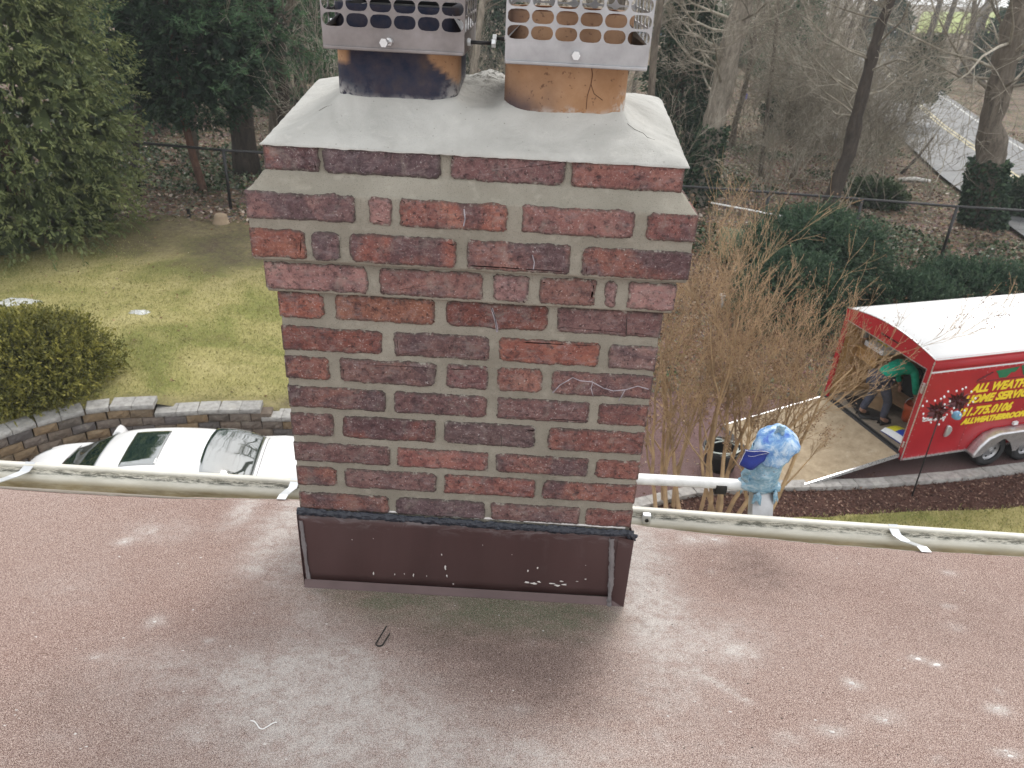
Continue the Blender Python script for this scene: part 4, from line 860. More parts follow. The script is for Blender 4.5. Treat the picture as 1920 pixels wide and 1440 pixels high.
# ================================================================== SEDAN
def sedan(label, loc, rz, paint, scale=1):
    t_ = thing('parked_car', label, 'car', loc, rz)
    U = [0, .04, .14, .38, .66, 1.02, 1.43, 2.0, 2.5, 2.90, 3.35, 3.75, 4.2, 4.55, 4.72, 4.78]
    ZT = [.62, .86, 1.00, 1.05, 1.06, 1.22, 1.385, 1.43, 1.425, 1.37, 1.19, 1.0, .92, .80, .66, .5]     # centre line height
    WT = [.55, .70, .76, .80, .80, .68, .58, .58, .58, .60, .66, .76, .78, .74, .66, .5]                # half width at roof edge
    WB = [.60, .78, .85, .89, .905, .91, .915, .92, .92, .92, .92, .915, .90, .86, .74, .55]            # half width at belt
    ZB = [.55, .80, .93, .97, .965, .955, .95, .94, .93, .92, .91, .90, .86, .74, .6, .45]
    fU = np.linspace(0, 1, len(U))
    from numpy.polynomial import polynomial as _p
    def sm_(A, u):
        i = np.clip(np.searchsorted(U, u)-1, 0, len(U)-2); t0 = (u-U[i])/(U[i+1]-U[i])
        m = lambda k: (A[min(k+1, len(U)-1)]-A[max(k-1, 0)])/(U[min(k+1, len(U)-1)]-U[max(k-1, 0)]); h = U[i+1]-U[i]
        h00 = 2*t0**3-3*t0**2+1; h10 = t0**3-2*t0**2+t0; h01 = -2*t0**3+3*t0**2; h11 = t0**3-t0**2
        return h00*A[i]+h10*h*m(i)+h01*A[i+1]+h11*h*m(i+1)
    vv = [0, .18, .34, .44, .52, .66, .72, .82, .94, 1.0]
    def sec(u):
        zt, wt, wb, zb = sm_(ZT, u), sm_(WT, u), sm_(WB, u), sm_(ZB, u); edge = min(zb+.03, zt-.02) if zt-zb < .12 else zt-.07
        return [(0, zt), (.5*wt, zt-.008), (.86*wt, zt-.03), (wt, edge), (wt+(wb-wt)*.18, edge-(edge-zb)*.22), (wb*.985, zb+.01), (wb, zb-.07), (wb*1.0, .62 if zb > .7 else zb*.75), (wb*.985, .36), (wb*.94, .2)]
    def surf(u, v, sgn=1, off=0):
        s_ = sec(u); a = np.interp(v, vv, [q[0] for q in s_]); c_ = np.interp(v, vv, [q[1] for q in s_])
        return Vector((u, sgn*(a+off*.5), c_+off))
    for sgn in (1,):
        b = MB(); us = np.linspace(0, 4.78, 64); vs = list(np.linspace(0, .5, 12))+list(np.linspace(.52, 1, 16)); vs = [-x for x in vs[::-1]]+vs[1:]
        for u in us:
            for v in vs: b.v.append(tuple(surf(u, abs(v), 1 if v >= 0 else -1)))
        nv = len(vs)
        for i in range(len(us)-1):
            for j in range(nv-1):
                a = i*nv+j; b.f.append((a, a+nv, a+nv+1, a+1))
        b.f.append(tuple(range(nv))); b.f.append(tuple((len(us)-1)*nv+j for j in range(nv-1, -1, -1)))
        b.obj('body', paint, t_, True)
    def patch(name, u0, u1, v0, v1, mat, su=16, sv=20, bow=0, off=.006):
        b = MB(); 
        def f(a, c_):
            v = v0+(v1-v0)*c_; u = u0+(u1-u0)*a
            if bow: u += bow*(1-(2*c_-1)**2)*(1 if a > .5 else .6)
            p_ = surf(u, abs(v), 1 if v >= 0 else -1, off); return p_
        b.grid(f, su, sv).obj(name, mat, t_, True, solid=.004)
    def pane(name, u0, u1, v1, bow, lift=.022, bulge=.05):
        b = MB()
        def f(a, c_):
            v = -v1+2*v1*c_; p0 = surf(u0, abs(v), 1 if v >= 0 else -1); p1 = surf(u1, abs(v), 1 if v >= 0 else -1); p_ = p0.lerp(p1, a)
            p_.x += bow*(1-(2*c_-1)**2)*a; p_.z += lift+bulge*math.sin(math.pi*a)+(0.05*bow*0); return p_
        b.grid(f, 14, 20).obj(name, M['glass'], t_, True, solid=.004)
    for u_ in (.70, 3.80): MB().tube([surf(u_, abs(v), 1 if v >= 0 else -1, .001) for v in np.linspace(-.5, .5, 24)], .006, 5).obj('panel_gap', M['mark_dark'], t_)
    for sg in (1, -1): MB().tube([surf(u_, .47, sg, .001) for u_ in np.linspace(1.5, 2.9, 16)], .007, 5).obj('roof_moulding', M['mark_dark'], t_)
    pane('rear_window', .74, 1.43, .41, .07); patch('windscreen', 3.02, 3.78, -.38, .38, M['glass'], bow=.10)
    patch('sunroof', 2.12, 2.66, -.26, .26, M['glass'], off=.008)
    for sg in (1, -1):
        b = MB(); b.grid(lambda a, c_: surf(1.25+2.15*a-(c_)*.25*(1-a)+.3*c_*a, .475+.155*c_, sg, .003)+Vector((0, sg*.004, 0)), 18, 4).obj('side_window', M['glass'], t_, True, solid=.003)
        for ux in (.92, 3.78):
            w = MB(); w.tube([(ux, sg*.74, .33), (ux, sg*.915, .33)], .33, 22).obj('wheel', M['rubber'], t_, True, bevel=.02)
            MB().tube([(ux, sg*.9, .33), (ux, sg*.925, .33)], .21, 16).obj('rim', M['rim'], t_)
        MB().grid(lambda a, c_: (3.18+.16*a, sg*(.93+.17*c_), .95+.11*math.sin(math.pi*a)), 6, 3).obj('mirror', paint, t_, True, solid=.05)
        patch('tail_light', .03, .22, .55*sg, .64*sg, M['petal'], 6, 6, off=.004); patch('headlight', 4.3, 4.62, .5*sg, .6*sg, M['glass'], 6, 6, off=.004)
    t_.scale = (scale,)*3; return t_
CW = sedan('white sedan with dark glass sunroof parked by the retaining wall', (-3.2, 9.62, 0), R(180+8), M['car_white'])
CW.scale = (.94, 1.12, 1.05)
pf = at_z(1232, 75, .0); sedan('far blue-grey car half hidden by trunks right of the steel cap', (pf.x+2, pf.y, .2), R(160), M['car_blue'])
# far white van
pv = at_z(1345, 42, .2); t_ = thing('white_van', 'far white van glimpsed between trunks at the top of the woods', 'van', pv, R(80))
MB().prism([(-2.6, .4), (-2.6, 2.3), (1.2, 2.35), (1.9, 1.3), (2.6, 1.1), (2.65, .4)], 'y', -.95, .95).obj('body', M['car_white'], t_, bevel=.08)
MB().prism([(1.23, 2.2), (1.9, 1.35), (1.94, 1.36), (1.27, 2.22)], 'y', -.8, .8).obj('windscreen', M['glass'], t_)
for sx in (-1.7, 1.7):
    for sy in (-.9, .9): MB().tube([(sx, sy-.1, .35), (sx, sy+.1, .35)], .35, 16).obj('wheel', M['rubber'], t_)
MB().box(-1.6, .9, -.965, -.955, 1.35, 1.95).obj('side_window', M['glass'], t_)

# ================================================================== TRAILER
TA = R(18.5); TL, TW, TH, TF = 5.2, 2.3, 2.42, .5
TR = thing('cargo_trailer', 'red enclosed cargo trailer with white roof and yellow lettering, its rear ramp lowered', 'trailer', (7.12, 11.93, 0), TA)
def top_arc(v): return TH-.02+.15*math.sin(math.pi*min(max(v, 0), 1))**.9
def arcpts(n=14, inset=0): return [(TW*k/n, top_arc(k/n)-inset) for k in range(n+1)]
b = MB(); b.grid(lambda u, v: (TL*u, TW*v, top_arc(v)+.006), 2, 20).obj('roof', M['roof_white'], TR, True, solid=.012)
MB().box(0, TL, -.0, .03, .38, TH-.02).obj('side_wall', M['red'], TR)
MB().box(0, TL, TW-.03, TW, .38, TH-.02).obj('side_wall', M['red'], TR)
MB().box(TL-.03, TL, .03, TW-.03, .38, TH-.02).obj('front_wall', M['red'], TR)
MB().box(.02, TL-.03, .03, TW-.03, TF-.06, TF).obj('floor', M['floor'], TR)
MB().box(.05, TL-.05, TW-.05, TW-.032, TF, TH-.1).obj('plywood_lining', M['ply'], TR)
MB().box(.05, TL-.05, .032, .05, TF, TH-.1).obj('plywood_lining', M['ply'], TR)
MB().box(2.9, 2.95, .05, TW-.05, TF, TH-.1).obj('bulkhead', M['dark_stuff'], TR)
b = MB(); poly = [(0.0, TH-.22), (TW, TH-.22)]+[(y, z) for y, z in arcpts()[::-1]]; b.prism(poly, 'x', -.045, .0); b.obj('rear_header', M['red'], TR)
b = MB(); b.tube([(-.03, y, z+.012) for y, z in arcpts(20)], .014, 6).obj('roof_trim', M['alu'], TR, True)
MB().box(-.062, -.046, .85, 1.3, TH-.1, TH-.075).obj('clearance_light', M['petal'], TR)
MB().box(-.045, .0, 0, .10, .36, TH-.22).obj('rear_post', M['red'], TR); MB().box(-.045, .0, TW-.1, TW, .36, TH-.22).obj('rear_post', M['red'], TR)
MB().box(-.052, -.046, .10, .112, .5, TH-.22).obj('door_seal', M['alu'], TR); MB().box(-.052, -.046, .1, TW-.1, TH-.235, TH-.222).obj('door_seal', M['alu'], TR)
MB().box(-.01, TL, -.014, -.001, .36, .40).obj('bottom_trim', M['alu'], TR); MB().box(-.05, TL, -.012, -.001, TH-.26, TH-.232).obj('stripe', M['white'], TR)
MB().box(-.056, -.04, -.012, .004, .36, TH-.03).obj('corner_trim', M['alu'], TR)
b = MB(); b.grid(lambda u, v: (-.045+(TL+.045)*u, -.018+.05*(v**2), TH-.19+.19*v), 2, 8).obj('roof_cove', M['red'], TR, True, solid=.008)
MB().box(0, .1, .05, TW-.05, TF-.12, TF-.001).obj('rear_sill', M['dark_stuff'], TR)
MB().box(.1, TL, .25, .37, .25, TF-.07).obj('chassis_rail', M['dark_stuff'], TR); MB().box(.1, TL, TW-.37, TW-.25, .25, TF-.07).obj('chassis_rail', M['dark_stuff'], TR)
# ramp
RL = 2.28; rz0 = TF-.04; ra = math.asin((rz0-.05)/RL)
rm = MB().box(-RL, 0, 0, TW-.12, -.035, 0).obj('ramp', M['ramp'], TR, bevel=.006, loc=(-.08, .06, rz0), rot=(0, -ra, 0))
MB().box(-RL-.02, 0, -.03, -.002, -.05, .012).obj('ramp_edge', M['alu'], rm); MB().box(-RL-.02, 0, TW-.118, TW-.09, -.05, .012).obj('ramp_edge', M['alu'], rm)
MB().box(-RL-.1, -RL-.003, .0, TW-.12, -.04, -.004).obj('ramp_flap', M['dark_stuff'], rm)
MB().tube([(-.05, .06, rz0-.01), (-.05, TW-.06, rz0-.01)], .035, 10).obj('ramp_hinge', M['dark_stuff'], TR, True)
# wheels + fender
for wx_ in (1.95, 2.82):
    w = MB(); c = (wx_, -.02, .35)
    prof_ = [(.2, .12), (.3, .13), (.335, .10), (.345, .04), (.345, -.04), (.335, -.1), (.3, -.12), (.2, -.1)]
    w.grid(lambda u, v: (wx_+np.interp(v*7, range(8), [q[0] for q in prof_])*math.cos(2*math.pi*u), -.0-np.interp(v*7, range(8), [q[1] for q in prof_]), .35+np.interp(v*7, range(8), [q[0] for q in prof_])*math.sin(2*math.pi*u)), 36, 21).obj('wheel', M['rubber'], TR, True)
    o = MB(); rp_ = [(.21, -.085), (.19, -.05), (.13, -.045), (.10, -.075), (.045, -.085), (.04, -.11), (.0, -.11)]
    o.grid(lambda u, v: (wx_+np.interp(v*6, range(7), [q[0] for q in rp_])*math.cos(2*math.pi*u), np.interp(v*6, range(7), [q[1] for q in rp_]), .35+np.interp(v*6, range(7), [q[0] for q in rp_])*math.sin(2*math.pi*u)), 32, 18).obj('rim', M['rim'], TR, True)
    for k in range(8):
        a = 2*math.pi*k/8; MB().tube([(wx_+.155*math.cos(a), -.058, .35+.155*math.sin(a)), (wx_+.155*math.cos(a), -.046, .35+.155*math.sin(a))], .02, 8).obj('rim_hole', M['dark_stuff'], TR)
FP = [(1.42, .36), (1.52, .56), (1.68, .73), (1.9, .8), (2.86, .8), (3.08, .73), (3.24, .56), (3.34, .36)]
b = MB(); b.grid(lambda u, v: (np.interp(u*7, range(8), [q[0] for q in FP]), -.012-.2*v, np.interp(u*7, range(8), [q[1] for q in FP])-.02*v*v), 28, 4).obj('fender', M['diamond'], TR, True, solid=.008)
FI = [(2.385+(x-2.385)*.9, z-.085 if z > .4 else z) for x, z in FP]; mid = [(2.56, .63), (2.385, .56), (2.21, .63)]
b = MB(); n_ = 40
def fi(u):
    x = 1.55+1.67*u; 
    d = max(0, .36**2-(x-1.95)**2)**.5, max(0, .36**2-(x-2.82)**2)**.5; return x, .36+max(d)*.92
for k in range(n_+1):
    u = k/n_; xo = np.interp(u*7, range(8), [q[0] for q in FP]); zo = np.interp(u*7, range(8), [q[1] for q in FP]); xi, zi = fi(u); zi = min(zi, zo-.02) if 0 < k < n_ else .36
    b.v += [(xo, -.214, zo-.02), (xi, -.216, zi)]
for k in range(n_): b.f.append((2*k, 2*k+1, 2*k+3, 2*k+2))
b.obj('fender_skirt', M['diamond'], TR, solid=.006)
MB().box(2.32, 2.42, -.06, -.014, .84, .9).obj('side_light', M['white'], TR)
MB().prism([(.76+.11*math.cos(a), .90+.12*math.sin(a)) for a in np.linspace(-1.35, 1.35, 14)]+[(.74, .90+.12), (.74, .90-.12)], 'y', -.05, -.002).obj('side_vent', M['galv'], TR, bevel=.015)
b = MB()
for k in range(34):
    for zz1 in (.42, TH-.285): b.tube([(.03+k*.152, -.001, zz1), (.03+k*.152, -.004, zz1)], .006, 5)
for k in range(13):
    for xx1 in (.02, 1.23, 2.44, 3.66): b.tube([(xx1, -.001, .5+k*.13), (xx1, -.004, .5+k*.13)], .0055, 5)
o = b.obj('rivets', M['roof_white'], TR); o['kind'] = 'stuff'
for xx1 in (1.22, 2.44, 3.66): MB().box(xx1-.002, xx1+.002, -.0018, -.0002, .4, TH-.27).obj('panel_seam', M['dark_line'], TR)
# rear latch bits
MB().box(-.075, -.045, .02, .07, 1.75, 1.95).obj('latch', M['alu'], TR, bevel=.005); MB().box(-.07, -.045, .03, .06, .62, .74).obj('latch', M['alu'], TR, bevel=.004)
def text(s_, x, z, h, mat, shear=.25, off=.012, width=None, name='lettering', y=-.006):
    cu = bpy.data.curves.new('t', 'FONT'); cu.body = s_; cu.size = h*1.38; cu.shear = shear; cu.offset = off; cu.extrude = .0015; cu.space_character = 1.02; cu.resolution_u = 3
    o = bpy.data.objects.new('t', cu); COL.objects.link(o); dg = bpy.context.evaluated_depsgraph_get(); me = bpy.data.meshes.new_from_object(o.evaluated_get(dg))
    bpy.data.objects.remove(o); me.name = name; me.materials.clear()
    co = np.zeros(len(me.vertices)*3); me.vertices.foreach_get('co', co); co = co.reshape(-1, 3); w_ = co[:, 0].max()-co[:, 0].min(); co[:, 0] -= co[:, 0].min()
    if width: co[:, 0] *= width/w_
    me.vertices.foreach_set('co', co.ravel())
    return link(name, me, mat, TR, loc=(x, y, z), rot=(R(90), 0, 0))
text('ALL WEATHER', 1.0, 1.66, .17, M['yellow'], width=1.52); text('HOME SERVICES', .94, 1.44, .16, M['yellow'], width=1.72)
text('631.775.0106', .86, 1.17, .17, M['yellow'], width=1.30); text('ALLWEATHERROOFING', 1.06, .99, .115, M['yellow'], width=1.75)
MB().box(1.05, 3.0, -.005, -.0012, 1.865, 1.878).obj('printed_line', M['dark_line'], TR); MB().box(.95, 3.0, -.005, -.0012, 1.40, 1.412).obj('printed_line', M['dark_line'], TR)
b = MB(); b.prism([(1.42, 2.06), (1.95, 2.10), (1.88, 1.99), (1.8, 2.0), (1.72, 1.90), (1.56, 1.905), (1.5, 1.99)], 'y', -.007, -.0012); b.obj('green_emblem', M['green_print'], TR)
b = MB(); b.prism([(1.98, 2.11), (2.3, 2.14), (2.26, 1.93), (2.12, 1.9), (2.05, 2.0)], 'y', -.007, -.0012); b.obj('green_emblem', M['green_print'], TR)
b = MB()
for k in range(12):
    x = 1.06+.3*k/12; b.tube([(x, -.004, 1.905+.14*k/12), (x+.035, -.004, 1.915+.14*k/12+.015*math.sin(k*2))], .011, 5)
b.obj('emblem_branch', M['dark_line'], TR)
text('Champion', .13, 1.17, .075, M['white'], width=.52, off=.004)

# ---- things inside the trailer (placed in trailer coordinates)
TM = Matrix.Translation((7.12, 11.93, 0)) @ Matrix.Rotation(TA, 4, 'Z')
def tp(x, y, z): return TM @ Vector((x, y, z))
t_ = thing('cement_bag', 'blue and white cement bag on the trailer floor beside the right post', 'bag', tp(.34, .47, TF), TA+R(6))
b = MB(); b.grid(lambda u, v: ((u-.5)*.42, (v-.5)*.66, .13*(math.sin(math.pi*u)*math.sin(math.pi*v))**.35+.004), 12, 14).obj('bag', M['plastic_blue'], t_, True, solid=.01)
b = MB(); b.grid(lambda u, v: ((u-.5)*.40-.0, .08+(v)*.22, .008+.132*(math.sin(math.pi*(u*.9+.05))*math.sin(math.pi*(.62+.32*v)))**.35), 8, 5).obj('yellow_end', M['plastic_yel'], t_, True)
b = MB(); b.grid(lambda u, v: (-.235+.1*u, (v-.5)*.6, .012+.12*math.sin(math.pi*(.08+.3*u))*math.sin(math.pi*(.1+.8*v))**.4), 4, 8).obj('white_side', M['white'], t_, True)
t_ = thing('cardboard_box', 'open cardboard box flap leaning by the left wall inside the trailer', 'box', tp(.75, 1.62, TF), TA+R(35))
MB().box(-.3, .3, -.2, .2, 0, .32).obj('box', M['cardboard'], t_); b = MB(); b.grid(lambda u, v: (-.3+.6*u, -.2-.34*v, .32-.1*v), 2, 2).obj('flap', M['cardboard'], t_, solid=.008)
t_ = thing('shelf_box', 'white carton with a yellow label on the left wall shelf inside the trailer', 'carton', tp(.75, 1.9, 1.66), TA)
MB().box(-.32, .3, -.3, .22, 0, .1).obj('carton', M['white'], t_, bevel=.01); b = MB(); MB().box(-.12, .2, -.16, .12, .101, .106).obj('yellow_label', M['plastic_yel'], t_)
MB().box(-.04, .12, -.02, .02, .1065, .1075).obj('label_print', M['dark_stuff'], t_)
t_ = thing('wall_shelf', 'plywood shelf fixed along the left wall inside the trailer', 'shelf', tp(.3, 1.85, 1.62), TA); MB().box(0, 2.2, -.3, .38, 0, .025).obj('board', M['ply'], t_); MB().box(.1, .13, -.2, .38, -.25, -.001).obj('bracket', M['ply'], t_)
t_ = thing('hanging_jacket', 'pale plastic sheet hanging high on the left trailer wall', 'plastic sheet', tp(.3, 2.18, 1.95), TA); b = MB(); b.grid(lambda u, v: (.5*u, -.05-.05*math.sin(8*u), .3-.42*v), 10, 4).obj('sheet', M['steel'], t_, True, solid=.004)
t_ = thing('orange_bucket', 'orange bucket on the trailer floor in front of the worker', 'bucket', tp(.95, 1.0, TF)); b = MB(); b.grid(lambda u, v: ((.13+.025*v)*math.cos(2*math.pi*u), (.13+.025*v)*math.sin(2*math.pi*u), .36*v), 20, 3).obj('bucket', M['orange'], t_, True, solid=.008)
MB().tube([(0, 0, .005), (0, 0, .02)], .13, 18).obj('base', M['orange'], t_); MB().tube([(.155*math.cos(a), .02, .36+.14*math.sin(a)) for a in np.linspace(0, math.pi, 10)], .006, 5).obj('handle', M['rim'], t_)
for i, (x, y, sx, sy, sz, lab, mt) in enumerate([(1.7, 1.5, .35, .3, .55, 'dark tool crate deep in the trailer by the left wall', 'dark_stuff'), (2.3, .6, .3, .3, .9, 'tall dark equipment case at the back of the trailer', 'dark_stuff'), (1.5, .35, .22, .2, .4, 'dark power tool case by the right trailer wall', 'dark_stuff'), (1.3, 1.95, .3, .2, .3, 'brown carton by the left trailer wall', 'cardboard')]):
    t_ = thing('tool_case' if mt == 'dark_stuff' else 'carton', lab, 'case' if mt == 'dark_stuff' else 'carton', tp(x, y, TF), TA+R(10*i)); MB().box(-sx, sx, -sy, sy, 0, sz).obj('case', M[mt], t_, bevel=.02)
    MB().box(-sx*.5, sx*.5, -.015, .015, sz, sz+.04).obj('handle', M['dark_line'], t_, bevel=.005)
t_ = thing('lumber_plank', 'light wooden plank leaning inside the trailer by the right wall', 'plank', tp(1.9, .35, TF)); MB().tube([(0, 0, 0), (.55, .1, 1.7)], .05, 4).obj('plank', M['ply'], t_)
t_ = thing('lumber_plank', 'wooden plank leaning at the back wall of the trailer', 'plank', tp(2.2, .9, TF)); MB().tube([(0, 0, 0), (.45, -.3, 1.6)], .045, 4).obj('plank', M['ply'], t_)
t_ = thing('floor_mat', 'dark crumpled mat on the trailer floor left of the worker', 'mat', tp(.42, 1.55, TF)); b = MB(); b.grid(lambda u, v: ((u-.5)*.6, (v-.5)*.9, .02+.02*math.sin(9*u+5*v)), 8, 8).obj('mat', M['dark_stuff'], t_, True, solid=.01)

# ---- worker
def skin_obj(name, joints, edges, radii, mat, parent, sub=2, root=0):
    me = bpy.data.meshes.new(name); me.from_pydata(joints, edges, []); me.update(); o = link(name, me, mat, parent)
    m = o.modifiers.new('skin', 'SKIN'); m.use_smooth_shade = True; m.branch_smoothing = .6
    for i, v in enumerate(me.skin_vertices[0].data):
        r_ = radii[i]; v.radius = (r_, r_) if not hasattr(r_, '__len__') else r_; v.use_root = (i == root)
    s_ = o.modifiers.new('sub', 'SUBSURF'); s_.levels = sub; s_.render_levels = sub; return o
w0 = tp(.34, 1.18, TF); PW = thing('person', 'worker in green hoodie and dark jeans bending over inside the trailer', 'person', w0, TA)
# local frame: +x = into the trailer (facing), y left, z up
hipL, hipR = (-.22, .10, .92), (-.22, -.12, .90)
J = [(-.20, 0, .95), (-.05, 0, 1.06), (.14, 0, 1.14), (.32, -.02, 1.15), (.40, -.02, 1.12),   # 0 pelvis..4 neck base
     hipL, (-.10, .17, .50), (-.24, .20, .10), (-.10, .21, .05),                                # 5-8 left leg
     hipR, (-.02, -.17, .48), (-.06, -.2, .10), (.09, -.2, .05),                                # 9-12 right leg
     (.33, .18, 1.12), (.42, .24, .84), (.48, .16, .62),                                        # 13-15 left arm
     (.33, -.22, 1.12), (.38, -.30, .84), (.48, -.27, .60),                                     # 16-18 right arm
     (.48, -.02, 1.06), (.56, -.02, 1.0)]                                                       # 19 neck, 20 head base
E_ = [(0, 1), (1, 2), (2, 3), (3, 4), (0, 5), (5, 6), (6, 7), (7, 8), (0, 9), (9, 10), (10, 11), (11, 12), (3, 13), (13, 14), (14, 15), (3, 16), (16, 17), (17, 18), (4, 19), (19, 20)]
rad = [(.15, .12), (.15, .12), (.17, .125), (.17, .11), .08, .095, .068, .05, .045, .095, .068, .05, .045, .065, .05, .035, .065, .05, .035, .055, .05]
skin_obj('body', J, E_, rad, M['skin'], PW)
# clothes as slightly larger surfaces
skin_obj('hoodie', [J[0], J[1], J[2], J[3], J[13], J[14], (.47, .175, .66), J[16], J[17], (.46, -.275, .64), (.41, -.02, 1.14)], [(0, 1), (1, 2), (2, 3), (3, 4), (4, 5), (5, 6), (3, 7), (7, 8), (8, 9), (3, 10)], [(.175, .14), (.185, .15), (.21, .155), (.19, .14), .088, .068, .05, .088, .068, .05, .10], M['hoodie'], PW)
skin_obj('jeans', [(-.21, 0, .93), J[5], J[6], (-.235, .198, .13), J[9], J[10], (-.06, -.198, .13)], [(0, 1), (1, 2), (2, 3), (0, 4), (4, 5), (5, 6)], [(.18, .14), .115, .085, .07, .115, .085, .07], M['jeans'], PW)
for k, (x, y) in enumerate(((-.17, .205), (.0, -.2))): MB().grid(lambda u, v: (x+.27*(u-.45), y+.095*(v-.5)*(1-.3*u), .1*math.sin(math.pi*v)**.5*(1-.45*u)+.005), 10, 8).obj('shoe', M['shoe'], PW, True, solid=.01)
me = MB(); me.grid(lambda u, v: (.62+.105*math.sin(math.pi*v)*math.cos(2*math.pi*u), -.02+.085*math.sin(math.pi*v)*math.sin(2*math.pi*u), .93-.125*math.cos(math.pi*v)), 18, 14); hd = me.obj('head', M['skin'], PW, True)
b = MB(); b.grid(lambda u, v: (.605+.118*math.sin(math.pi*(.02+.6*v))*math.cos(2*math.pi*u), -.02+.098*math.sin(math.pi*(.02+.6*v))*math.sin(2*math.pi*u), .935+.132*math.cos(math.pi*(.02+.6*v))), 18, 10).obj('hair', M['hair'], PW, True)
b = MB(); b.tube([(.725, -.02, .93), (.745, -.02, .90), (.72, -.02, .885)], [.008, .016, .01], 6).obj('nose', M['skin'], hd, True)
for sy in (-.105, .065): MB().tube([(.61, sy, .90), (.61, sy, .96)], [.015, .018], 6).obj('ear', M['skin'], hd, True)
for (hx, hy, hz) in ((.49, .155, .58), (.49, -.27, .56)):
    pj = [(hx-.01, hy, hz+.05), (hx, hy, hz), (hx+.005, hy, hz-.03)]; ed = [(0, 1), (1, 2)]; rd_ = [.026, (.034, .02), (.036, .018)]
    for q in range(4):
        n_ = len(pj); oy = (q-1.5)*.019; L_ = (.07, .08, .075, .06)[q]; pj += [(hx+.01, hy+oy, hz-.045), (hx+.02, hy+oy, hz-.045-L_*.5), (hx+.008, hy+oy, hz-.045-L_*.95)]; ed += [(2, n_), (n_, n_+1), (n_+1, n_+2)]; rd_ += [.010, .009, .007]
    n_ = len(pj); sgn = -1 if hy > 0 else 1; pj += [(hx+.02, hy+sgn*.035, hz-.02), (hx+.035, hy+sgn*.04, hz-.055)]; ed += [(1, n_), (n_, n_+1)]; rd_ += [.012, .009]
    skin_obj('hand', pj, ed, rd_, M['skin'], PW, 1, 1)

# ================================================================== HOUSE (roof, gutter)
XL, XR, YF, YB = -.476, .272, 1.383, 1.80       # chimney shaft
SL = .19
def rz(y): return 6.665-SL*(y-YF)
HS = thing('house', 'house under the chimney with a low reddish granule roof and white gutter', 'house', (0, 0, 0))
EX = [-4.5, -2.2, -1.50, -1.34, -1.198, -1.03, -.816, -.63, .348, .531, .758, .907, 1.117, 1.466, 2.2, 4.5]
EY = [1.80, 1.79, 1.786, 1.78, 1.779, 1.787, 1.806, 1.822, 1.79, 1.765, 1.75, 1.738, 1.732, 1.733, 1.70, 1.62]
def edge_y(x): return np.interp(x, EX, EY)
def px_roof(px, py):                            # photo pixel -> point on the roof plane
    d = FW+RT*((px-960)/FPX)-UP*((py-720)/FPX); k = (6.665+SL*YF-HC)/(d.z+SL*d.y); return d.x*k, d.y*k
xa = np.concatenate([np.linspace(-4.5, -1.95, 20), np.arange(-1.9, 1.9, .0095), np.linspace(1.95, 4.5, 20)])
vb = np.concatenate([np.linspace(-2.4, .3, 14), np.arange(.35, 1.0001, .0095)*1.0]); vb[14:] = .35+(vb[14:]-.35)
ynorm = np.concatenate([np.linspace(-2.4, .40, 14), np.linspace(.42, 1.0, 130)])
RXg = np.repeat(xa[:, None], len(ynorm), 1); ey = edge_y(xa)+.0035*vnoise(np.stack([xa*30, xa*0, xa*0], 1), 1, 3, 2)
RYg = np.where(ynorm[None, :] < .41, ynorm[None, :], .42+(ynorm[None, :]-.42)/.58*(ey[:, None]-.42))
x_, y_ = RXg.ravel(), RYg.ravel(); P3 = np.stack([x_, y_, x_*0], 1)
zz = rz(y_)+.0022*vnoise(P3, 5, 2, 3)+.0012*vnoise(P3, 40, 4, 2)-.012*sstep(.05, 0, (np.repeat(ey[:, None], len(ynorm), 1).ravel()-y_))**2
dust = np.zeros(len(x_)); green = np.zeros(len(x_)); dark = np.zeros(len(x_))
wob = vnoise(P3, 9, 11, 4); wob2 = vnoise(P3*np.array([1, 2.2, 1]), 22, 12, 3)
def spot(arr, px, py, rpx, s_, rpy=None, ang=0):
    cx_, cy_ = px_roof(px, py); ax, _ = px_roof(px+rpx, py); _, ay = px_roof(px, py-(rpy or rpx*.75)); rx1 = abs(ax-cx_); ry1 = abs(ay-cy_)
    dx, dy = x_-cx_, y_-cy_; ca, sa = math.cos(R(ang)), math.sin(R(ang)); u = (dx*ca+dy*sa)/rx1; v = (-dx*sa+dy*ca)/ry1
    r2 = u*u+v*v; m = r2 < 9; w_ = np.zeros_like(arr); w_[m] = s_*np.exp(-r2[m]*(1.0+.7*wob[m])); np.maximum(arr, arr+w_*(1-arr*.6)*np.clip(1+.9*wob2, .2, 1.6), out=arr)
dust += .07+.10*wob
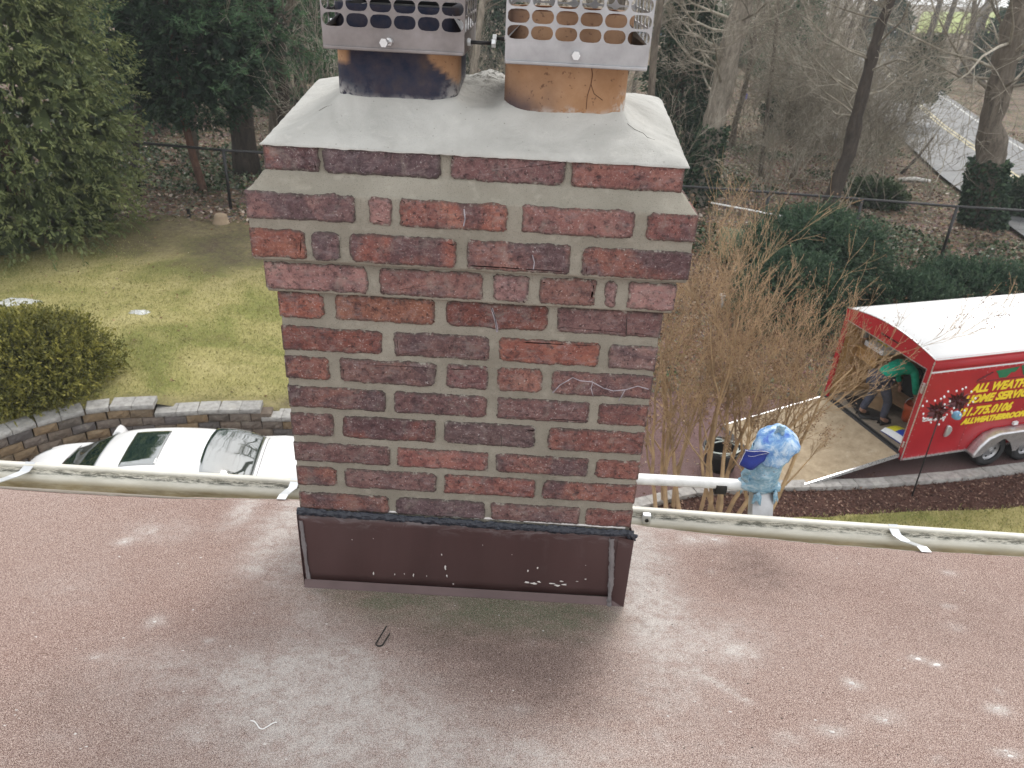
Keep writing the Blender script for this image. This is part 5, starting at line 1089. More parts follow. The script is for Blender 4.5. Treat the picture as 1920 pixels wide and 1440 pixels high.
for a in [(590, 1310, 210, .95, 105), (500, 1265, 100, .6, 34), (640, 1240, 60, .5, 24), (1200, 1080, 28, .8, 90), (1260, 1210, 110, .45, 50), (530, 985, 40, .7, 50), (700, 1390, 220, .65, 80), (440, 1265, 70, .5, 22), (980, 1420, 260, .5, 60), (300, 1250, 150, .3, 60), (290, 1165, 22, .6, 14), (205, 1236, 40, .5, 10), (455, 958, 24, .85, 34), (550, 950, 20, .6, 25), (520, 1020, 55, .55, 60), (300, 995, 70, .35, 25), (232, 1016, 16, .9, 8), (285, 994, 14, .8, 6),
          (1215, 1040, 45, .8, 80), (1195, 1110, 34, .75, 80), (560, 1050, 30, .6, 60), (1215, 1160, 60, .5, 40), (1340, 1190, 130, .35, 50), (1240, 1300, 130, .4, 70), (1300, 1010, 36, .75, 12), (1345, 1012, 20, .8, 7), (1240, 975, 40, .5, 14), (1385, 1220, 26, .7, 14), (1600, 1281, 17, 1, 9), (1555, 1368, 45, .5, 14), (1650, 1340, 40, .5, 16), (1480, 1385, 30, .5, 14), (1872, 1330, 24, .8, 10), (1888, 1412, 26, 1, 9), (1720, 1236, 16, .95, 5), (1757, 1246, 12, .9, 5), (1780, 1075, 12, .7, 5), (1790, 1175, 18, .4, 8), (1660, 1350, 10, .8, 6), (1760, 1425, 14, .7, 6), (560, 1235, 60, .4, 18), (140, 1100, 90, .18, 40), (1000, 1204, 9, .7, 6), (965, 1330, 36, .5, 12), (1470, 1440, 150, .3, 30), (120, 1380, 60, .2, 20), (370, 1390, 14, .6, 9), (480, 1070, 30, .35, 12), (690, 1235, 8, .7, 5), (590, 1120, 40, .45, 60), (620, 1180, 70, .3, 30)]: spot(dust, *a)
for k in range(14):  # short scuffs
    g = random.Random(900+k); spot(dust, g.uniform(0, 1900), g.uniform(1050, 1430), g.uniform(6, 16), g.uniform(.3, .8), g.uniform(3, 6), g.uniform(-30, 30))
# curved scrape at the right
for k in range(26):
    f_ = k/25; spot(dust, 1275+130*f_, 1232+85*f_**.85, 9, .4, 4)
for a in [(850, 1135, 210, .9, 26), (720, 1120, 80, .7, 20), (1020, 1150, 130, .8, 30), (900, 1165, 180, .4, 30), (620, 1105, 40, .5, 12)]: spot(green, *a)  # moss stain plus shade at the chimney foot, both painted into the granules
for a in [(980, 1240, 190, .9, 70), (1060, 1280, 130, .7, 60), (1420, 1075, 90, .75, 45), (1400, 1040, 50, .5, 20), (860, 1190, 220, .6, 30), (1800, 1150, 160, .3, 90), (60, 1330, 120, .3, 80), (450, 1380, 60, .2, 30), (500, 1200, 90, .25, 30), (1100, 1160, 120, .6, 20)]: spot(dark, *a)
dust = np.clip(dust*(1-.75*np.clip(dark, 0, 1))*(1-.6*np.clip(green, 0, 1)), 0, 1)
V = np.stack([x_, y_, zz], 1); F = grid_faces(*RXg.shape)
# keep the chimney footprint open
cxy = V[F].mean(1); inside = (cxy[:, 0] > XL+.02) & (cxy[:, 0] < XR-.02) & (cxy[:, 1] > YF+.02) & (cxy[:, 1] < YB-.02)
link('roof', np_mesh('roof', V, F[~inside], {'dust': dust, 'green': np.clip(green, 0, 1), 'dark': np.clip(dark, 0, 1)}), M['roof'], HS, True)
b = MB()  # drip edge under the granule sheet
for i, x in enumerate(xa):
    e = float(ey[i]); z = rz(e); b.v += [(x, e, z-.010), (x, e-.004, z-.022), (x, e-.03, z-.024), (x, e-.03, z-.16)]
for i in range(len(xa)-1):
    for j in range(3): a = i*4+j; b.f.append((a, a+4, a+5, a+1))
b.obj('drip_edge', M['gutter'], HS)
MB().box(-4.4, 4.4, -2.3, 1.62, 6.3, 6.42).obj('soffit', M['siding'], HS)
for x0, x1, y0_, y1_ in ((-4.3, 4.3, 1.40, 1.55), (-4.3, -4.15, -2.2, 1.39), (4.15, 4.3, -2.2, 1.39), (-4.3, 4.3, -2.35, -2.21)): MB().box(x0, x1, y0_, y1_, 0, 6.3).obj('wall', M['siding'], HS)
# gutter
def lip_y(x): return np.interp(x, [-4.5, -1.58, -.647, .373, .867, 1.531, 4.5], [1.90, 1.908, 1.906, 1.865, 1.853, 1.844, 1.80])
GP = [(-.128, .006, 0, 0), (-.128, -.085, 1, .3), (-.055, -.088, 1, .1), (-.036, -.082, 1, 0), (-.030, -.066, 1, 0), (-.030, -.052, .85, 0), (-.0275, -.042, .3, 0), (-.026, -.036, 0, 0), (-.020, -.028, 0, .1), (-.014, -.024, 0, 1), (-.012, -.012, 0, .7), (-.012, -.004, 0, .15), (-.009, 0, 0, 0), (.004, .001, 0, 0), (.006, -.006, 0, 0), (.006, -.03, 0, 0), (-.004, -.05, 0, 0), (-.01, -.09, 0, 0), (-.13, -.092, 0, 0)]
def gutter(x0, x1, par):
    xs_ = np.linspace(x0, x1, 60); V = []; A = []; G = []
    for x in xs_:
        ly = float(lip_y(x))
        for (py, pz, dr, gr) in GP: V.append((x, ly+py, 6.582+pz)); A.append(dr); G.append(gr)
    return link('gutter', np_mesh('gutter', np.array(V), grid_faces(60, len(GP)), {'dirt': A, 'grime': G}), M['gutter'], par)
g1 = gutter(-4.5, -.605, HS); g2 = gutter(.33, 4.5, HS)
def strap(x, par, dx=0, w=.024, clip=False):
    ly = float(lip_y(x)); e = float(edge_y(x)); b = MB()
    pts = [(e-.02, rz(e)+.004, dx), (e+.004, rz(e)+.003, dx*.9), ((e+ly)/2, 6.574, dx*.5), (ly-.03, 6.572, dx*.1), (ly-.012, 6.579, 0), (ly+.002, 6.586, 0)]
    for (y, z, d) in pts: b.v += [(x-w/2+d, y, z), (x+w/2+d, y, z), (x-w/2+d, y, z-.0025), (x+w/2+d, y, z-.0025)]
    for i in range(len(pts)-1):
        a = 4*i; b.f += [(a, a+4, a+5, a+1), (a+2, a+3, a+7, a+6), (a, a+2, a+6, a+4), (a+1, a+5, a+7, a+3)]
    b.f += [(0, 1, 3, 2)]; o = b.obj('gutter_strap', M['galv'], par); return o
strap(-1.485, HS, -.045, .03); strap(1.142, HS, .035, .028); strap(-.665, HS, -.012, .026); strap(-2.3, HS, -.04, .03); strap(2.3, HS, .03)
o = MB().box(.395, .42, 1.832, 1.850, 6.545, 6.578).obj('gutter_clip', M['galv'], HS, bevel=.003); MB().tube([(.408, 1.829, 6.560), (.408, 1.833, 6.561)], .006, 8).obj('screw', M['mark_dark'], o)
# loose bits on the roof
def blobs(name, label, pts, rr_, mat, seed):
    g = random.Random(seed); b = MB()
    for (px, py) in pts:
        X_, Y_ = px_roof(px, py); s_ = g.uniform(*rr_); z = rz(Y_); n_ = len(b.v); a0 = g.random()*6
        for k in range(7): a = a0+k*.9; q = s_*(.6+.6*g.random()); b.v.append((X_+q*1.4*math.cos(a), Y_+q*.8*math.sin(a), z))
        b.v.append((X_, Y_, z+s_*.6)); b.f += [(n_+k, n_+(k+1) % 7, n_+7) for k in range(7)]
    return tag(b.obj(name, mat), label, 'debris', kind='stuff')
g = random.Random(44)
blobs('mortar_crumbs', 'white mortar crumbs and chips scattered over the roof', [(g.uniform(0, 1919), g.uniform(1040, 1439)) for _ in range(150)]+[(853, 1135), (747, 1178), (830, 1085+30), (786, 1209), (1205, 1010), (1325, 1007), (1475, 1278), (1468, 1252), (1090, 1204)], (.0008, .0024), M['splat'], 5)
blobs('mortar_clots', 'larger white mortar clots on the right and lower roof', [(1598, 1281), (1722, 1236), (1757, 1247), (1886, 1408), (1895, 1418), (1870, 1328), (1660, 1350), (290, 1166), (233, 1016), (1340, 1012), (1300, 1012), (1560, 1372)], (.003, .0062), M['splat'], 6)
blobs('dark_grit', 'small dark crumbs lying on the right half of the roof', [(g.uniform(1200, 1900), g.uniform(1060, 1430)) for _ in range(60)], (.0008, .002), M['mark_dark'], 8)
X_, Y_ = px_roof(470, 1353); X2, Y2 = px_roof(520, 1356); tag(MB().tube([(X_+(X2-X_)*t_, Y_-.012*math.sin(3*t_)+.004*math.sin(9*t_), rz(Y_)+.003) for t_ in np.linspace(0, 1, 14)], .0012, 5).obj('string', M['white_paint']), 'short curly white string lying on the lower left of the roof', 'string')
X_, Y_ = px_roof(712, 1208); X2, Y2 = px_roof(733, 1180); b = MB(); pts = []
for k in range(15):
    a = math.pi*k/14; ax = np.array([X2-X_, Y2-Y_]); ax /= np.linalg.norm(ax); pr = np.array([-ax[1], ax[0]]); L_ = math.hypot(X2-X_, Y2-Y_)
    q = np.array([X_, Y_])-ax*.008*math.sin(a)+pr*.008*math.cos(a); pts.append((q[0], q[1], rz(q[1])+.002))
pts = [(pts[0][0]+ax[0]*L_*.9, pts[0][1]+ax[1]*L_*.9, pts[0][2])]+pts+[(pts[-1][0]+ax[0]*L_*.6, pts[-1][1]+ax[1]*L_*.6, pts[-1][2])]
tag(b.tube(pts, .0017, 6).obj('wire_staple', M['mark_dark'], smooth=True), 'dark bent wire loop half sunk in the roof granules below the flashing', 'wire')

# ladder stand-off with wrapped end, beyond the gutter
LS = thing('standoff_bar', 'white bar with an aluminium leg standing off beyond the right gutter', 'bar', (.82, 2.08, 6.53))
b = MB(); b.grid(lambda u, v: (-.75+.72*u, .021*math.cos(2*math.pi*v), .017*math.sin(2*math.pi*v)+.006*math.sin(2*u)), 20, 16).obj('bar', M['white_paint'], LS, True)
MB().tube([(-.155, -.004, -.006), (-.120, -.004, -.006)], .0235, 14).obj('collar', M['mark_dark'], LS, True)
MB().prism([(-.035, .02), (-.025, .034), (.025, .034), (.035, .02), (.035, -.02), (-.035, -.02)], 'z', -.3, .02).obj('leg', M['steel'], LS, bevel=.003, rot=(R(-42), R(6), 0))
BW = thing('wrapped_bundle', 'upright end of the bar wrapped in pale blue tape and a bright blue tarp hood', 'tarp wrap', (.812, 2.08, 6.558)); BW.scale = (.88, .88, .86)
def crum(p, s=22, a=.006, sd_=0): q = Vector(p)*s+Vector((sd_, 0, 0)); return Vector((noise.noise(q), noise.noise(q+Vector((7, 1, 0))), noise.noise(q+Vector((0, 9, 4)))))*a
b = MB(); b.grid(lambda u, v: (lambda p: p+crum(p, 14, .011)+crum(p, 34, .006))(Vector(((.062+.012*(v < .12)+.008*math.sin(7*u*6.28)*(1-v))*math.cos(2*math.pi*u)+.012*(v-.5), (.058)*math.sin(2*math.pi*u), -.025+.17*v))), 54, 22).obj('tape_wrap', M['tape'], BW, True, solid=.002)
b = MB(); b.grid(lambda u, v: (lambda p: p+crum(p, 11, .016, 3)+crum(p, 30, .006, 5))(Vector((.022+(.074+.006*math.cos(3*6.28*u))*math.sin(math.pi*.5*min(1, v*1.15))**.8*math.cos(2*math.pi*u), .0+.066*math.sin(math.pi*.5*min(1, v*1.15))**.8*math.sin(2*math.pi*u), .228-.085*v**1.6-.03*v*math.sin(2*math.pi*u+3.4)+.006*math.sin(9*2*math.pi*u)*v))), 54, 20).obj('tarp_hood', M['tarp'], BW, True, solid=.002)
b = MB()
def flap(u, v): return Vector((-.02-.085*u-.01*v, -.058-.016*math.sin(3*u), .165+.02*u-.05*v-.035*u*v+.012*math.sin(5*u+2*v)))+crum((u*.1, v*.1, 0), 20, .01)
b.grid(flap, 14, 8).obj('tarp_flap', M['tarp_dark'], BW, True, solid=.003)
MB().tube([flap(u, .04)+Vector((0, -.003, .002)) for u in np.linspace(0, 1, 12)], .0011, 4).obj('stitching', M['thread'], BW); MB().tube([flap(u, .22)+Vector((0, -.003, .001)) for u in np.linspace(.1, .8, 10)], .0008, 4).obj('stitching', M['thread'], BW)
MB().tube([flap(1, v)+Vector((0, -.003, 0)) for v in np.linspace(0, 1, 8)], .0011, 4).obj('stitching', M['thread'], BW)
b = MB(); b.grid(lambda u, v: Vector((-.055-.03*v+.01*math.sin(6*u), -.055+.03*u, .11-.11*u+.02*v))+crum((u, v, 2), 3, .02), 10, 4).obj('tape_rag', M['tape'], BW, True, solid=.002)
b = MB(); b.grid(lambda u, v: Vector((.02+.03*(u-.5), -.01+.01*math.sin(6*u), .215+.035*v))+crum((u, v, 5), 3, .008), 5, 5).obj('tape_tail', M['tape'], BW, True, solid=.003)
for k in range(3):
    a = -.2+k*1.2; MB().grid(lambda u, v: Vector(((.062+.012*v)*math.cos(a+math.pi+.45*u), (.062+.014*v)*math.sin(a+math.pi+.45*u), -.018-.035*v-.012*math.sin(7*u+k)))+crum((u, v, k), 4, .008), 5, 4).obj('tape_rag', M['tape'], BW, True, solid=.002)

# ================================================================== CHIMNEY
CH = thing('brick_chimney', 'weathered red brick chimney with grey mortar, corbelled top, cement crown and two flues', 'chimney', (0, 0, 0))
ROWS = [  # z top, z bottom, offset beyond shaft, front bricks, tones
 (7.702, 7.653, -.001, [(-.474, -.375), (-.372, -.158), (-.143, .063), (.072, .275)], 'rdpr'),
 (7.625, 7.572, .030, [(-.507, -.309), (-.287, -.242), (-.231, -.035), (-.01, .194), (.214, .305)], 'llomr'),
 (7.556, 7.498, .030, [(-.508, -.405), (-.396, -.34), (-.325, -.126), (-.109, .084), (.103, .305)], 'olomr'),
 (7.487, 7.430, .015, [(-.494, -.295), (-.275, -.076), (-.058, .011), (.029, .138), (.154, .178), (.198, .29)], 'lmlmll'),
 (7.422, 7.365, 0, [(-.479, -.387), (-.367, -.169), (-.149, .052), (.068, .274)], 'oqxp'),
 (7.349, 7.293, 0, [(-.48, -.276), (-.254, -.06), (-.042, .161), (.176, .274)], 'xpol'),
 (7.283, 7.226, 0, [(-.477, -.386), (-.366, -.167), (-.148, -.061), (-.044, .05), (.068, .27)], 'opprm'),
 (7.213, 7.159, 0, [(-.478, -.273), (-.258, -.061), (-.042, .153), (.17, .27)], 'mppr'),
 (7.147, 7.089, 0, [(-.476, -.386), (-.369, -.167), (-.152, .045), (.069, .27)], 'pxdr'),
 (7.073, 7.022, 0, [(-.477, -.267), (-.255, -.054), (-.039, .164), (.177, .27)], 'prrr'),
 (7.010, 6.957, 0, [(-.473, -.387), (-.372, -.167), (-.151, .053), (.066, .27)], 'rprr'),
 (6.940, 6.890, 0, [(-.474, -.274), (-.261, -.057), (-.046, .157), (.169, .27)], 'rdpr')]
zt_ = 6.872
for k in range(3): ROWS.append((zt_, zt_-.055, 0, [(-.476, -.27), (-.255, -.05), (-.035, .16), (.175, .27)] if k % 2 else [(-.476, -.38), (-.365, -.16), (-.145, .06), (.075, .27)], 'rprr')); zt_ -= .0685
TONE = {'r': (.215, .092, .078), 'l': (.26, .148, .138), 'o': (.255, .098, .074), 'm': (.205, .102, .092), 'p': (.165, .088, .084), 'd': (.125, .082, .086), 'q': (.23, .105, .078), 'x': (.185, .068, .054)}
gb = random.Random(77)
def brick(w, h, depth, seed, snapL=False, snapR=False, rag=.0021, rnd=.006):
    """face in the xz plane at y=0 looking to -y; depth goes to +y"""
    g = random.Random(seed); pts = []; per = .004
    def side(ax, ay, bx, by):
        L = math.hypot(bx-ax, by-ay); n = max(2, int(L/per)); return [(ax+(bx-ax)*k/n, ay+(by-ay)*k/n) for k in range(n)]
    r_ = rnd*(.6+.9*g.random()); rl = .0015 if snapL else r_; rr_ = .0015 if snapR else r_; hw, hh = w/2, h/2
    pts = side(-hw+rl, -hh, hw-rr_, -hh)+side(hw-rr_, -hh, hw, -hh+rr_)+side(hw, -hh+rr_, hw, hh-rr_)+side(hw, hh-rr_, hw-rr_, hh)+side(hw-rr_, hh, -hw+rl, hh)+side(-hw+rl, hh, -hw, hh-rl)+side(-hw, hh-rl, -hw, -hh+rl)+side(-hw, -hh+rl, -hw+rl, -hh)
    out = []
    for (x, z) in pts:
        nx_ = noise.noise(Vector((x*45, z*45, seed*3.1)))+.5*noise.noise(Vector((x*160, z*160, seed)))+.6*noise.noise(Vector((x*300, z*300, seed)))+1.1*max(0, noise.noise(Vector((x*22, z*60, seed*1.7))))
        d = -rag*(.6+1.3*nx_); l_ = math.hypot(x/hw, z/hh); ex = 0 if (snapL and x < -hw+.004) or (snapR and x > hw-.004) else 1
        sx = (1 if abs(x) > hw-r_*1.2 else 0)*ex*math.copysign(1, x); sz = (1 if abs(z) > hh-r_*1.2 else 0)*math.copysign(1, z); out.append((x+sx*d, z+sz*d))
    n = len(out); V = []; A = []
    def ring(k, y, a):
        for (x, z) in out:
            dx = math.copysign(min(k, abs(x)*.9), x) if abs(x) > hw-k*1.2 else 0; dz = math.copysign(min(k, abs(z)*.9), z) if abs(z) > hh-k*1.5 else 0
            V.append((x-dx, y+(.0009*noise.noise(Vector((x*40, z*40, seed+9))) if a < 1 else 0), z-dz)); A.append(a)
    ring(0, depth, 0); ring(0, .004, 1); ring(.0003, .0008, 1); ring(.0022, -.0004, .75); ring(.006, -.0008, 0)
    F = []
    for q in range(4):
        for i in range(n): j = (i+1) % n; F.append((q*n+i, q*n+j, (q+1)*n+j, (q+1)*n+i))
    F.append(tuple(4*n+i for i in range(n))); F.append(tuple(n-1-i for i in range(n)))
    me = bpy.data.meshes.new('brick'); me.from_pydata(V, [], F); at = me.attributes.new('edge', 'FLOAT', 'POINT'); at.data.foreach_set('value', A); me.update()
    me.materials.append(M['brick']); me.polygons.foreach_set('use_smooth', [True]*len(me.polygons)); me.set_sharp_from_angle(angle=R(50)); return me
def tone(o, ch):
    c = TONE[ch]; j = .88+.24*gb.random(); o.color = (c[0]*j*(.95+.1*gb.random()), c[1]*j, c[2]*j*(.95+.1*gb.random()), 1)
sd_n = 0; PR = .0022  # bricks stand proud of the mortar
for ri, (z1, z0, off, bs, tn) in enumerate(ROWS):
    h = z1-z0; zc = (z0+z1)/2; xl = XL-off-PR; xr = XR+off+PR; yf = YF-off-PR; yb = YB+off+PR
    for bi, (a, c_) in enumerate(bs):
        sL = bi == 0; sR = bi == len(bs)-1; a = xl if sL else a; c_ = xr if sR else c_; w = c_-a; sd_n += 1
        dep = .095 if (sL or sR) else .05
        o = link('brick', brick(w, h, dep, sd_n, sL, sR), parent=CH, loc=((a+c_)/2, yf+.0006*gb.uniform(-1, 1), zc)); tone(o, tn[bi])
    # side faces
    ya, yc = yf+.108, yb-.108 if ri % 2 else yb-.108
    for sg in (-1, 1):
        segs_ = [(ya, yc)] if yc-ya < .25 else [(ya, (ya+yc)/2-.007), ((ya+yc)/2+.007, yc)]
        if ri % 2: segs_ = [(ya, ya+(yc-ya)*.62-.006), (ya+(yc-ya)*.62+.006, yc)]
        for (p_, q_) in segs_:
            sd_n += 1; o = link('brick', brick(q_-p_, h, .05, sd_n), parent=CH, loc=((xl if sg < 0 else xr), (p_+q_)/2, zc), rot=(0, 0, R(-90) if sg < 0 else R(90))); tone(o, gb.choice('rrpmdo'))
    # back face
    xx = xl; k = 0
    while xx < xr-.02:
        w = (.10 if (ri % 2 and k == 0) else .203); e = min(xx+w, xr)
        if xr-e < .05: e = xr
        sd_n += 1; sL = xx == xl; sR = e == xr
        o = link('brick', brick(e-xx, h, .095 if (sL or sR) else .05, sd_n, sR, sL), parent=CH, loc=((xx+e)/2, yb, zc), rot=(0, 0, math.pi)); tone(o, gb.choice('rrpmdo')); xx = e+.014; k += 1
for pts_, mt, rr_, yy in [([(1036, 737), (1050, 722), (1074, 708), (1088, 714), (1110, 716), (1132, 728), (1150, 733), (1172, 731), (1196, 724), (1216, 730)], 'vein', .0011, YF-.0032), ([(1112, 716), (1108, 728), (1112, 742)], 'vein', .0009, YF-.0032), ([(1172, 731), (1166, 742), (1160, 752)], 'vein', .001, YF-.0032),
                          ([(922, 578), (926, 592), (930, 606), (932, 622)], 'vein', .0022, YF-.003), ([(921, 577), (928, 594), (932, 620)], 'mark_dark', .0007, YF-.0052), ([(1175, 598), (1174, 628)], 'mark_dark', .0007, YF-.0032), ([(939, 815), (941, 830), (939, 838)], 'mark_dark', .0006, YF-.0032), ([(870, 392), (872, 410), (869, 424)], 'vein', .0014, YF-.0335), ([(998, 478), (1002, 492), (1000, 505)], 'vein', .0012, YF-.0335)]:
    MB().tube([tuple(at_y(px, py, yy)) for px, py in pts_], rr_, 5).obj('vein' if mt == 'vein' else 'crack', M[mt], CH)
# mortar body
prof = [(6.55, 0), (6.6, 0)]
zl = list(np.arange(6.61, 7.424, .0035)); LZ = [(z, 0.0) for z in zl]+[(7.4245, .002), (7.4265, .014), (7.43, .015)]+[(z, .015) for z in np.arange(7.434, 7.490, .0035)]+[(7.4925, .016), (7.4945, .028), (7.4975, .030)]+[(z, .030) for z in np.arange(7.501, 7.622, .0035)]+[(7.6245, .0285), (7.6265, .024), (7.631, .0195), (7.636, .0155), (7.641, .011), (7.646, .007), (7.651, .003), (7.655, -.0005)]+[(z, -.002) for z in np.arange(7.659, 7.704, .0035)]
per = []
def lin(x0, y0_, x1, y1_, n, nx_, ny_):
    for k in range(n): f_ = k/n; per.append((x0+(x1-x0)*f_, y0_+(y1_-y0_)*f_, nx_, ny_, 0 if k else 1))
lin(XL, YF, XR, YF, 200, 0, -1); lin(XR, YF, XR, YB, 60, 1, 0); lin(XR, YB, XL, YB, 80, 0, 1); lin(XL, YB, XL, YF, 60, -1, 0)
per = [(a, b_, (nx_+(per[i-1][2] if c_ else 0)), ny_+(per[i-1][3] if c_ else 0), c_) for i, (a, b_, nx_, ny_, c_) in enumerate(per)]
pa = np.array(per); npn = len(pa); zz_ = np.array([q[0] for q in LZ]); oo = np.array([q[1] for q in LZ]); nz_ = len(zz_)
Xm = pa[:, 0][:, None]+pa[:, 2][:, None]*oo[None]; Ym = pa[:, 1][:, None]+pa[:, 3][:, None]*oo[None]; Zm = np.repeat(zz_[None], npn, 0)
Pm = np.stack([Xm.ravel(), Ym.ravel(), Zm.ravel()], 1); nn = (.0013*vnoise(Pm, 55, 1, 3)+.0009*vnoise(Pm, 16, 2, 2)-.0002).reshape(npn, nz_)
Xm += pa[:, 2][:, None]*nn; Ym += pa[:, 3][:, None]*nn; Zm += np.where((oo > .001) & (oo < .029), 1, 0)[None]*nn*2
V = np.stack([Xm.ravel(), Ym.ravel(), Zm.ravel()], 1); i, j = np.meshgrid(np.arange(npn), np.arange(nz_-1), indexing='ij'); i2 = (i+1) % npn
F = np.stack([i*nz_+j, i2*nz_+j, i2*nz_+j+1, i*nz_+j+1], -1).reshape(-1, 4)
link('mortar', np_mesh('mortar', V, F), M['mortar'], CH, True)
# crown
FLUES = [(-.366, -.142, 1.478, 1.712), (-.056, .168, 1.462, 1.70)]
cxs = np.linspace(XL-.004, XR+.008, 190); cys = np.linspace(YF-.006, YB+.004, 110)
Xc, Yc = np.meshgrid(cxs, cys, indexing='ij'); x1_ = Xc.ravel(); y1_ = Yc.ravel(); Pc = np.stack([x1_, y1_, x1_*0], 1)
dE = np.minimum.reduce([x1_-cxs[0], cxs[-1]-x1_, (y1_-cys[0]), (cys[-1]-y1_)])
def smin(a_, b_, k=.012):
    h_ = np.clip(.5+.5*(b_-a_)/k, 0, 1); return b_*(1-h_)+a_*h_-k*h_*(1-h_)
ty_ = np.clip((y1_-cys[0])/(cys[-1]-cys[0]), 0, 1)
zf = .064*np.clip((y1_-cys[0])/.105, 0, 1.3)
zs = .056*ty_+.034*np.clip(np.minimum(x1_-cxs[0], cxs[-1]-x1_)/.10, 0, 1.4); zbk = .050+.03*np.clip((cys[-1]-y1_)/.07, 0, 1.1)
hz_ = smin(smin(smin(zf, zs, .006), zbk, .01), .066+.004*vnoise(Pc, 6, 14, 2), .01)
for (a, b_, c_, d_) in FLUES:
    dd = np.hypot(np.maximum(np.maximum(a-x1_, x1_-b_), 0), np.maximum(np.maximum(c_-y1_, y1_-d_), 0)); hz_ = hz_+.013*np.exp(-dd/.014)
mid_ = np.exp(-((x1_+.10)/.05)**2)*sstep(1.50, 1.72, y1_); hz_ += .030*mid_*(1+.35*vnoise(Pc, 40, 6, 3))
rough_ = np.clip(mid_*1.3+.0, 0, 1)
hz_ += .0028*vnoise(Pc*np.array([1, 2.5, 1]), 9, 3, 3)+.0013*vnoise(Pc, 60, 4, 3); hz_ -= .004*sstep(.008, 0, dE)
rag = .0025*vnoise(Pc, 70, 8, 3)*sstep(.006, 0, dE)
V = np.stack([x1_, y1_-np.where(Yc.ravel() == cys[0], 1, 0)*rag, 7.703+np.maximum(hz_, -.002)+rag*.6], 1); F = grid_faces(190, 110)
# skirt
nx2, ny2 = 190, 110; idx = np.arange(nx2*ny2).reshape(nx2, ny2); bd = np.concatenate([idx[:, 0], idx[-1, 1:], idx[-2::-1, -1], idx[0, -2:0:-1]])
sk = V[bd].copy(); sk[:, 2] = 7.6985+.0018*vnoise(sk, 60, 3, 2); nb_ = len(V); V = np.concatenate([V, sk]); m_ = len(bd); i = np.arange(m_); F = np.concatenate([F, np.stack([bd[i], nb_+i, nb_+(i+1) % m_, bd[(i+1) % m_]], 1)])
ra_ = np.concatenate([rough_, np.zeros(m_)])
link('crown', np_mesh('crown', V, F, {'rough': ra_}), M['crown'], CH, True)
def crown_z(x, y):
    i = int(round((x-cxs[0])/(cxs[1]-cxs[0]))); j = int(round((y-cys[0])/(cys[1]-cys[0]))); return V[min(max(i, 0), 189)*110+min(max(j, 0), 109)][2]
for L in ([(1176, 232), (1190, 243), (1206, 250), (1214, 258), (1228, 263)], [(598, 208), (610, 201), (622, 197)]):
    pts = []
    for (px, py) in L:
        d = FW+RT*((px-960)/FPX)-UP*((py-720)/FPX); k_ = 1.3
        while k_ < 2.2:
            q = Vector((0, 0, HC))+d*k_
            if q.y > YF and q.z < crown_z(q.x, q.y): break
            k_ += .001
        pts.append((q.x, q.y, q.z+.0004))
    MB().tube(pts, .00045, 4).obj('crack', M['crack'], CH)
